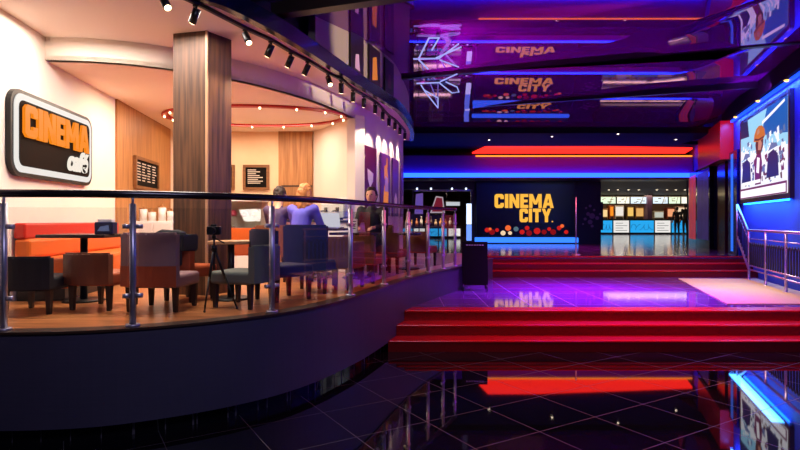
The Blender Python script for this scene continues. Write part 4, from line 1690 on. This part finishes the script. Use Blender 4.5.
# pastry case and service counter at the back
pc = thing('pastry_case', 'white pastry display case with glass front behind the orange chair', 'display case', (P(228, 9.3)[0], 9.3, UP))
b = MB()
b.box(-.62, .62, -.3, .3, 0, .55, 0, .02)
b.build('base_cabinet', M_white, pc)
b = MB()
b.box(-.62, .62, -.3, .3, .55, .60)
b.build('deck', M_chrome, pc)
b = MB()
b.hexa([(-.60, -.29, .6), (.60, -.29, .6), (.60, -.28, .6), (-.60, -.28, .6)], [(-.60, -.16, 1.12), (.60, -.16, 1.12), (.60, -.15, 1.12), (-.60, -.15, 1.12)])
b.build('front_glass', M_smoke, pc)
b = MB()
b.box(-.62, .62, -.18, .3, 1.12, 1.16, 0, .008)
b.build('top', M_white, pc)
b = MB()
b.box(-.60, .60, -.2, .28, .86, .875)
b.build('shelf', M_smoke, pc)
b = MB()
b.box(-.6, .6, .27, .3, .6, 1.12)
b.build('rear_panel', mat('case_back', (236, 214, 186), .5), pc)
rnd = random.Random(9)
pcm = [mat('pastry_%d' % i, c_, .5) for i, c_ in enumerate([(196, 60, 40), (222, 160, 90), (240, 226, 210), (120, 64, 40), (210, 110, 50), (176, 40, 60)])]
PKIND = ['red glazed', 'golden', 'cream topped', 'chocolate', 'orange', 'berry']
WH = ['far left', 'left', 'left of centre', 'right of centre', 'right', 'far right']
for row, z in enumerate((.60, .875)):
    for k in range(6):
        px_ = -.48 + k * .19
        h = rnd.uniform(.07, .13)
        b = MB()
        b.cyl((0, 0, 0), (0, 0, h * .55), .06, .065, 14)
        b.ball((0, 0, h * .55), .064, (1, 1, .8), 12, 8)
        o = b.build('pastry', pcm[(k + row * 2) % 6])
        o.location = (P(228, 9.3)[0] + px_, 9.27, UP + z + .001)
        tag(o, '%s pastry on the %s of the pastry case, %s' % (PKIND[(k + row * 2) % 6], ['deck', 'upper shelf'][row], WH[k]), 'pastry', 'pastries in the white display case')
sc = thing('service_counter', 'white service counter with glass screen behind the blonde person', 'counter', (P(328, 9.2)[0], 9.2, UP), R(-32))
b = MB()
b.box(-.62, .62, -.28, .28, 0, .78, 0, .02)
b.build('body', M_white, sc)
b = MB()
b.box(-.66, .66, -.32, .32, .78, .82, 0, .01)
b.build('worktop', M_steel_dark, sc)
b = MB()
b.box(-.6, .6, -.28, -.27, .82, 1.06)
b.build('glass_screen', M_smoke, sc)
es = thing('espresso_machine', 'steel espresso machine on the white service counter', 'coffee machine', (P(338, 9.25)[0], 9.25, UP + .82), R(-32))
b = MB()
b.box(-.24, .24, -.16, .16, .02, .30, 0, .03, 3)
b.build('body', M_white, es)
for x in (-.12, .12):
    b = MB()
    b.cyl((x, -.17, .20), (x, -.17, .13), .03, seg=12)
    b.cyl((x, -.17, .15), (x, -.29, .14), .010, seg=8)
    b.build('group_head', M_black, es)
b = MB()
b.box(-.22, .22, -.24, -.14, 0, .03, 0, .005)
b.build('drip_tray', M_steel_dark, es)
for i in range(6):
    b = MB()
    b.cyl((0, 0, 0), (0, 0, .06), .022, .035, 14)
    o = b.build('coffee_cup', M_white)
    ux = -.16 + .065 * i
    o.location = (es.location.x + math.cos(R(-32)) * ux, es.location.y + math.sin(R(-32)) * ux, UP + .82 + .30)
    tag(o, 'white coffee cup standing on top of the espresso machine', 'cup', 'cups on the espresso machine')

# laptop and menu cards on the tables
lp_ = thing('laptop', 'white backed open laptop on the table in front of the blonde person', 'laptop', (P(331, 7.85)[0], 7.85, UP + .70), R(-10))
b = MB()
b.box(-.14, .14, -.02, .18, 0, .016, 0, .004)
b.build('keyboard_deck', M_chrome, lp_)
b = MB()
b.hexa([(-.14, -.02, .016), (.14, -.02, .016), (.14, -.012, .016), (-.14, -.012, .016)], [(-.14, -.08, .21), (.14, -.08, .21), (.14, -.072, .21), (-.14, -.072, .21)])
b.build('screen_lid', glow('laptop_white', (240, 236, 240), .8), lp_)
for i, (px, y, lb) in enumerate([(354, 7.78, 'white menu card standing on the dark table between tub chairs'), (408, 9.32, 'white menu card on the round table behind the railing')]):
    t = thing('menu_card', lb, 'menu card', (P(px, y)[0], y, UP + (.64 if i == 0 else .60)), R(-10))
    b = MB()
    b.hexa([(-.05, -.03, 0), (.05, -.03, 0), (.05, -.025, 0), (-.05, -.025, 0)], [(-.05, -.004, .19), (.05, -.004, .19), (.05, .001, .19), (-.05, .001, .19)])
    b.hexa([(-.05, .03, 0), (.05, .03, 0), (.05, .025, 0), (-.05, .025, 0)], [(-.05, .006, .19), (.05, .006, .19), (.05, .001, .19), (-.05, .001, .19)])
    b.build('card', M_white, t)
    b = MB()
    for k in range(4):
        z = .05 + k * .032
        b.face([(-.035, -.031 + .026 * z / .19, z), (.03, -.031 + .026 * z / .19, z), (.03, -.031 + .026 * (z + .012) / .19, z + .012), (-.035, -.031 + .026 * (z + .012) / .19, z + .012)])
    b.build('print', M_dark_line, t)

# ------------------------------------------------------------------ people
SKIN = mat('skin', (214, 160, 130), .5)
EYE_M = mat('eye_dark', (30, 22, 20), .3)


def remesh(o, vox=0.012, it=6):
    md = o.modifiers.new('remesh', 'REMESH')
    md.mode = 'VOXEL'
    md.voxel_size = vox
    md.use_smooth_shade = True
    sm = o.modifiers.new('smooth', 'SMOOTH')
    sm.iterations = it
    sm.factor = .5
    return o


def person(label, loc, rz, J, top_m, bottom_m, hair_m, hair='short', shoe_m=None, sc_=1.0):
    """J: joint positions; the figure faces +y"""
    t = thing('person', label, 'person', loc, rz)
    t.scale = (sc_,) * 3
    H = Vector(J['head'])
    b = MB()
    b.caps(J['pelvis'], J['chest'], .115, .125)
    b.caps(J['chest'], J['neck'], .12, .055)
    b.caps(J['neck'], H - Vector((0, 0, .06)), .05, .05)
    b.ball(H, .098, (.84, 1.0, 1.18), 18, 12)
    b.ball(H + Vector((0, .045, -.05)), .06, (.85, .8, .9))
    b.caps(H + Vector((0, .095, .015)), H + Vector((0, .115, -.02)), .012, .016)
    for s_ in (-1, 1):
        b.ball(H + Vector((s_ * .083, -.005, -.005)), .028, (.35, .7, 1.1), 10, 7)
    for sd in ('L', 'R'):
        sh, el, wr, hd = [Vector(J[k + sd]) for k in ('sh', 'el', 'wr', 'hd')]
        b.caps(J['chest'], sh, .09, .06)
        b.caps(sh, el, .052, .040)
        b.caps(el, wr, .040, .026)
        pd = (hd - wr).normalized()
        side = pd.cross(Vector((0, 0, 1)))
        side = side.normalized() if side.length > .1 else Vector((1, 0, 0))
        b.caps(wr, wr + pd * .055, .026, .030)
        for k, ln in enumerate((.062, .075, .07, .055)):
            r0 = wr + pd * .07 + side * (.030 - .020 * k)
            m1 = r0 + pd * ln * .55 + Vector((0, 0, -.006))
            b.caps(r0, m1, .0095, .009)
            b.caps(m1, m1 + pd * ln * .4 + Vector((0, 0, -.018)), .009, .008)
        ts = side * (.03 if sd == 'L' else -.03)
        b.caps(wr + pd * .03 + ts * .7, wr + pd * .06 + ts * 1.6, .012, .010)
        b.caps(wr + pd * .06 + ts * 1.6, wr + pd * .09 + ts * 1.7, .010, .009)
        hp_, kn, an, to = [Vector(J[k + sd]) for k in ('hp', 'kn', 'an', 'to')]
        b.caps(J['pelvis'], hp_, .10, .09)
        b.caps(hp_, kn, .082, .056)
        b.caps(kn, an, .054, .036)
        b.caps(an, to, .036, .030)
    remesh(b.build('body', SKIN, t), .011)
    # shirt
    b = MB()
    b.caps(Vector(J['pelvis']) + Vector((0, 0, .03)), J['chest'], .130, .142)
    b.caps(J['chest'], Vector(J['neck']) - Vector((0, 0, .05)), .13, .075)
    for sd in ('L', 'R'):
        sh, el, wr = [Vector(J[k + sd]) for k in ('sh', 'el', 'wr')]
        b.caps(J['chest'], sh, .10, .072)
        b.caps(sh, el, .066, .054)
        b.caps(el, el + (wr - el) * .85, .053, .040)
    remesh(b.build('shirt', top_m, t), .014)
    b = MB()
    for sd in ('L', 'R'):
        hp_, kn, an = [Vector(J[k + sd]) for k in ('hp', 'kn', 'an')]
        b.caps(J['pelvis'], hp_, .122, .104)
        b.caps(hp_, kn, .098, .070)
        b.caps(kn, kn + (an - kn) * .93, .068, .052)
    remesh(b.build('trousers', bottom_m, t), .014)
    for sd in ('L', 'R'):
        an, to = Vector(J['an' + sd]), Vector(J['to' + sd])
        b = MB()
        b.caps(an - Vector((0, 0, .015)), to, .045, .038)
        b.ball(an + (an - to).normalized() * .04 - Vector((0, 0, .02)), .042)
        remesh(b.build('shoe', shoe_m or M_black, t), .012)
    b = MB()
    b.ball(H + Vector((0, -.018, .022)), .108, (.88, .98, 1.12), 18, 12)
    if hair == 'long':
        b.caps(H + Vector((0, -.07, 0)), H + Vector((0, -.085, -.19)), .075, .07)
        for s_ in (-1, 1):
            b.caps(H + Vector((s_ * .075, -.03, .03)), H + Vector((s_ * .085, -.03, -.16)), .035, .035)
    elif hair == 'bun':
        b.ball(H + Vector((0, -.1, .06)), .05)
    hr = b.build('hair', hair_m, t)
    # keep the face clear of the hair
    for v in hr.data.vertices:
        if v.co.y > H.y + .035 and v.co.z < H.z + .07 and abs(v.co.x - H.x) < .075:
            v.co.y = H.y + .035
    remesh(hr, .009, 2)
    tx = bpy.data.textures.get('hair_waves') or bpy.data.textures.new('hair_waves', 'CLOUDS')
    tx.noise_scale = .05
    dm = hr.modifiers.new('waves', 'DISPLACE')
    dm.texture = tx
    dm.strength = .035
    dm.mid_level = .5
    for s_ in (-1, 1):
        b = MB()
        b.ball(H + Vector((s_ * .034, .088, .012)), .011, (1, .6, .8), 10, 7)
        b.build('eye', EYE_M, t)
    b = MB()
    b.ball(H + Vector((0, .090, -.058)), .02, (1.2, .45, .35), 10, 7)
    b.build('mouth', mat('lips', (170, 90, 84), .5), t)
    return t


def seated(lean=.05, reach=.34):
    z = .45
    J = dict(pelvis=(0, -.02, z + .09), chest=(0, lean, z + .42), neck=(0, lean + .03, z + .60), head=(0, lean + .07, z + .755))
    for sd, s_ in (('L', -1), ('R', 1)):
        J['sh' + sd] = (s_ * .185, lean + .01, z + .53)
        J['el' + sd] = (s_ * .23, lean + .14, z + .27)
        J['wr' + sd] = (s_ * .13, lean + reach, z + .27)
        J['hd' + sd] = (s_ * .09, lean + reach + .1, z + .25)
        J['hp' + sd] = (s_ * .09, .03, z + .06)
        J['kn' + sd] = (s_ * .11, .45, z + .05)
        J['an' + sd] = (s_ * .11, .46, .07)
        J['to' + sd] = (s_ * .12, .60, .035)
    return J


def standing():
    J = dict(pelvis=(0, 0, .95), chest=(0, .01, 1.28), neck=(0, .01, 1.47), head=(0, .03, 1.625))
    for sd, s_ in (('L', -1), ('R', 1)):
        J['sh' + sd] = (s_ * .185, 0, 1.40)
        J['el' + sd] = (s_ * .25, -.02, 1.12)
        J['wr' + sd] = (s_ * .25, .09, .89)
        J['hd' + sd] = (s_ * .24, .13, .80)
        J['hp' + sd] = (s_ * .09, 0, .90)
        J['kn' + sd] = (s_ * .10, .03, .49)
        J['an' + sd] = (s_ * .11, 0, .08)
        J['to' + sd] = (s_ * .13, .15, .035)
    return J


def stool(label, loc, rz):
    return chair(label, loc, rz, M_brown, M_brown, w=.44, bh=.74, sh=.44, group=CH)


M_blond = mat('blond_hair', (186, 122, 66), .5)
M_dkhair = mat('dark_hair', (42, 28, 22), .5)
M_violet = mat('violet_shirt', (98, 92, 206), .7)
M_denim = mat('denim', (50, 60, 100), .8)
M_blacktop = mat('black_top', (26, 24, 30), .7)
pA = P(299, 7.55)
stool('brown chair under the blonde person in the violet shirt', (pA[0], pA[1], UP), R(8))
person('person with blond hair in a violet shirt seated at the laptop table', (pA[0], pA[1], UP), R(-25), seated(.08), M_violet, M_denim, M_blond, 'long', None, .98)
pB = P(276, 8.15)
stool('brown chair under the dark haired person left of the blonde one', (pB[0], pB[1], UP), R(-6))
person('person with dark hair and dark top seated left of the blonde one', (pB[0], pB[1], UP), R(-20), seated(.05), mat('plum_top', (70, 50, 84), .7), M_denim, M_dkhair, 'short', None, .98)
pC = P(374, 8.5)
stool('brown chair under the person in black near the facade', (pC[0], pC[1], UP), R(160))
person('person in black seated by the facade facing the railing', (pC[0], pC[1], UP), R(165), seated(.06), M_blacktop, M_blacktop, M_dkhair, 'short', None, .98)
pD = P(685.5, 32.6)
person('person in dark clothes standing at the right end of the concession', (pD[0], pD[1], UP), R(5), standing(), M_blacktop, M_blacktop, M_dkhair, 'short', None, 1.03)
pE = P(677, 33.2)
person('person in dark clothes standing left of the other at the concession', (pE[0], pE[1], UP), R(-10), standing(), mat('charcoal_top', (40, 36, 48), .7), M_blacktop, M_dkhair, 'short', None, .93)

# ------------------------------------------------------------------ black A-board at the end of the railing
ab = thing('sign_board', 'black A-frame board standing on the landing at the end of the balustrade', 'sign board', (1.30, 9.75, LAND), R(-4))
b = MB()
b.hexa([(-.22, -.16, .10), (.22, -.16, .10), (.22, -.14, .10), (-.22, -.14, .10)], [(-.22, -.02, .84), (.22, -.02, .84), (.22, .0, .84), (-.22, .0, .84)])
fp = b.build('front_panel', mat('board_black', (7, 7, 8), .8, spec=.1), ab)
b = MB()
b.hexa([(-.22, .16, .10), (.22, .16, .10), (.22, .14, .10), (-.22, .14, .10)], [(-.22, .03, .84), (.22, .03, .84), (.22, .01, .84), (-.22, .01, .84)])
b.build('rear_panel', M_black, ab)
for sx_ in (-1, 1):
    for sy in (-1, 1):
        b = MB()
        b.cyl((sx_ * .20, sy * .172, 0), (sx_ * .20, sy * .150, .11), .014, seg=8)
        b.build('leg', M_black, ab)
b = MB()
for k in range(7):
    x = -.15 + k * .045
    b.face([(x, -.0325 - .003, .775), (x + .032, -.0325 - .003, .775), (x + .032, -.030 - .003, .79), (x, -.030 - .003, .79)])
b.build('print', mat('board_print', (150, 150, 160), .5), fp)

# ------------------------------------------------------------------ branching LED tube lights below the lacquer ceiling
M_tube = glow('led_tube', (170, 180, 255), .9)


def branch_light(label, z, stem, polys):
    def q(px, py):
        y = (z - EYE) * F / (221 - py)
        return Vector(((px - 400) / F * y, y, z))
    a0, a1 = q(*stem[0]), q(*stem[1])
    c0 = (a0 + a1) / 2
    t = thing('branch_light', label, 'ceiling light', c0, 0, 'branching tube lights under the lacquer ceiling')
    for p in [stem] + polys:
        b = MB()
        b.tube([q(*v) - c0 for v in p], .013, 6)
        b.build('tube', M_tube, t)
    b = MB()
    d = (a1 - a0).normalized()
    b.cyl(a0 - c0 + Vector((0, 0, .03)), a1 - c0 + Vector((0, 0, .03)), .02, seg=8)
    b.build('spine', M_steel_dark, t)
    for f in (.15, .85):
        b = MB()
        p = a0 - c0 + (a1 - a0) * f
        b.cyl(p + Vector((0, 0, .03)), p + Vector((0, 0, .2)), .006, seg=6)
        b.build('suspension_wire', M_steel_dark, t)


branch_light('branching white tube light under the near ceiling bay beside the canopy', 4.29, [(413.4, 59), (440, 58.5)],
             [[(440, 57.6), (458.5, 44)], [(436, 58), (461, 47)], [(440, 60), (458.5, 67)], [(419, 58), (429, 38), (439, 38), (432, 50)], [(419, 60), (428, 69)]])
branch_light('branching white tube light behind the black beam beside the canopy', 4.29, [(416.5, 83.4), (440.5, 82.5)],
             [[(440.5, 81.5), (457, 74)], [(440, 83.4), (452, 93), (459, 92), (457, 87), (446, 82)], [(421, 85), (426, 93), (438, 108)], [(424, 90), (438, 98), (438, 108)]])

# white sideboard with jars against the oak panelling
sb = thing('sideboard', 'white sideboard with jars on top beside the oak panelling behind the pillar', 'sideboard', (-3.88, 9.0, UP), 0)
b = MB()
b.box(-.30, .30, -.2, .2, .05, .80, 0, .01)
b.build('body', M_white, sb)
b = MB()
b.box(-.28, .28, -.18, .18, 0, .05)
b.build('plinth', M_black, sb)
for x in (-.15, .15):
    b = MB()
    b.box(x - .14, x + .14, -.215, -.2, .08, .77, 0, .004)
    dr = b.build('door', M_white, sb)
    b = MB()
    b.cyl((x * .2, -.23, .5), (x * .2, -.23, .62), .006, seg=6)
    b.build('handle', M_chrome, dr)
for i, (x, h, lb) in enumerate([(-.22, .24, 'left end'), (-.08, .18, 'left of the middle'), (.08, .27, 'right of the middle'), (.22, .2, 'right end')]):
    b = MB()
    b.cyl((0, 0, 0), (0, 0, h * .8), .055, .06, 16)
    j = b.build('jar', mat('jar_white', (236, 230, 224), .3))
    j.location = (-3.88 + x, 8.95, UP + .80)
    tag(j, 'white jar on the %s of the white sideboard' % lb, 'jar', 'jars on the sideboard')
    b = MB()
    b.cyl((0, 0, h * .8), (0, 0, h * .86), .062, seg=16)
    b.ball((0, 0, h * .92), .018, seg=8, rings=6)
    b.build('lid', M_wood_panel, j)

# posters on the pale wall above the canopy
for k, (ya, yb, lb) in enumerate([(8.25, 8.75, 'tall dark poster above the canopy, nearest to the camera'), (9.0, 9.5, 'tall dark poster with orange figure above the canopy'), (9.75, 10.2, 'tall dark poster above the canopy, farthest from the camera')]):
    xa, xb = curve_x(UPW, ya), curve_x(UPW, yb)
    L = math.hypot(xb - xa, yb - ya)
    nx, ny = (yb - ya) / L, -(xb - xa) / L
    t = thing('canopy_poster', lb, 'poster', (xa + nx * .02, ya + ny * .02, 3.83), 0, 'posters on the wall above the canopy')
    mx_ = frame_mx((0, 0, 0), (xb - xa, yb - ya))
    b = MB()
    b.hexa([(0, 0, 0), (L, 0, 0), (L, .62, 0), (0, .62, 0)], [(0, 0, .02), (L, 0, .02), (L, .62, .02), (0, .62, .02)])
    pn = b.build('panel', mat('canopy_poster_dark', (34, 20, 30), .4), t, mx_)
    b = MB()
    b.face([(x * L, y * .62, .021) for x, y in [[(.3, .1), (.7, .1), (.6, .5), (.35, .45)], [(.25, .1), (.75, .2), (.65, .8), (.3, .7)], [(.3, .2), (.7, .2), (.6, .6), (.4, .6)]][k]])
    b.build('picture', [M_ppink, M_porange, M_pmaroon][k], pn, mx_)
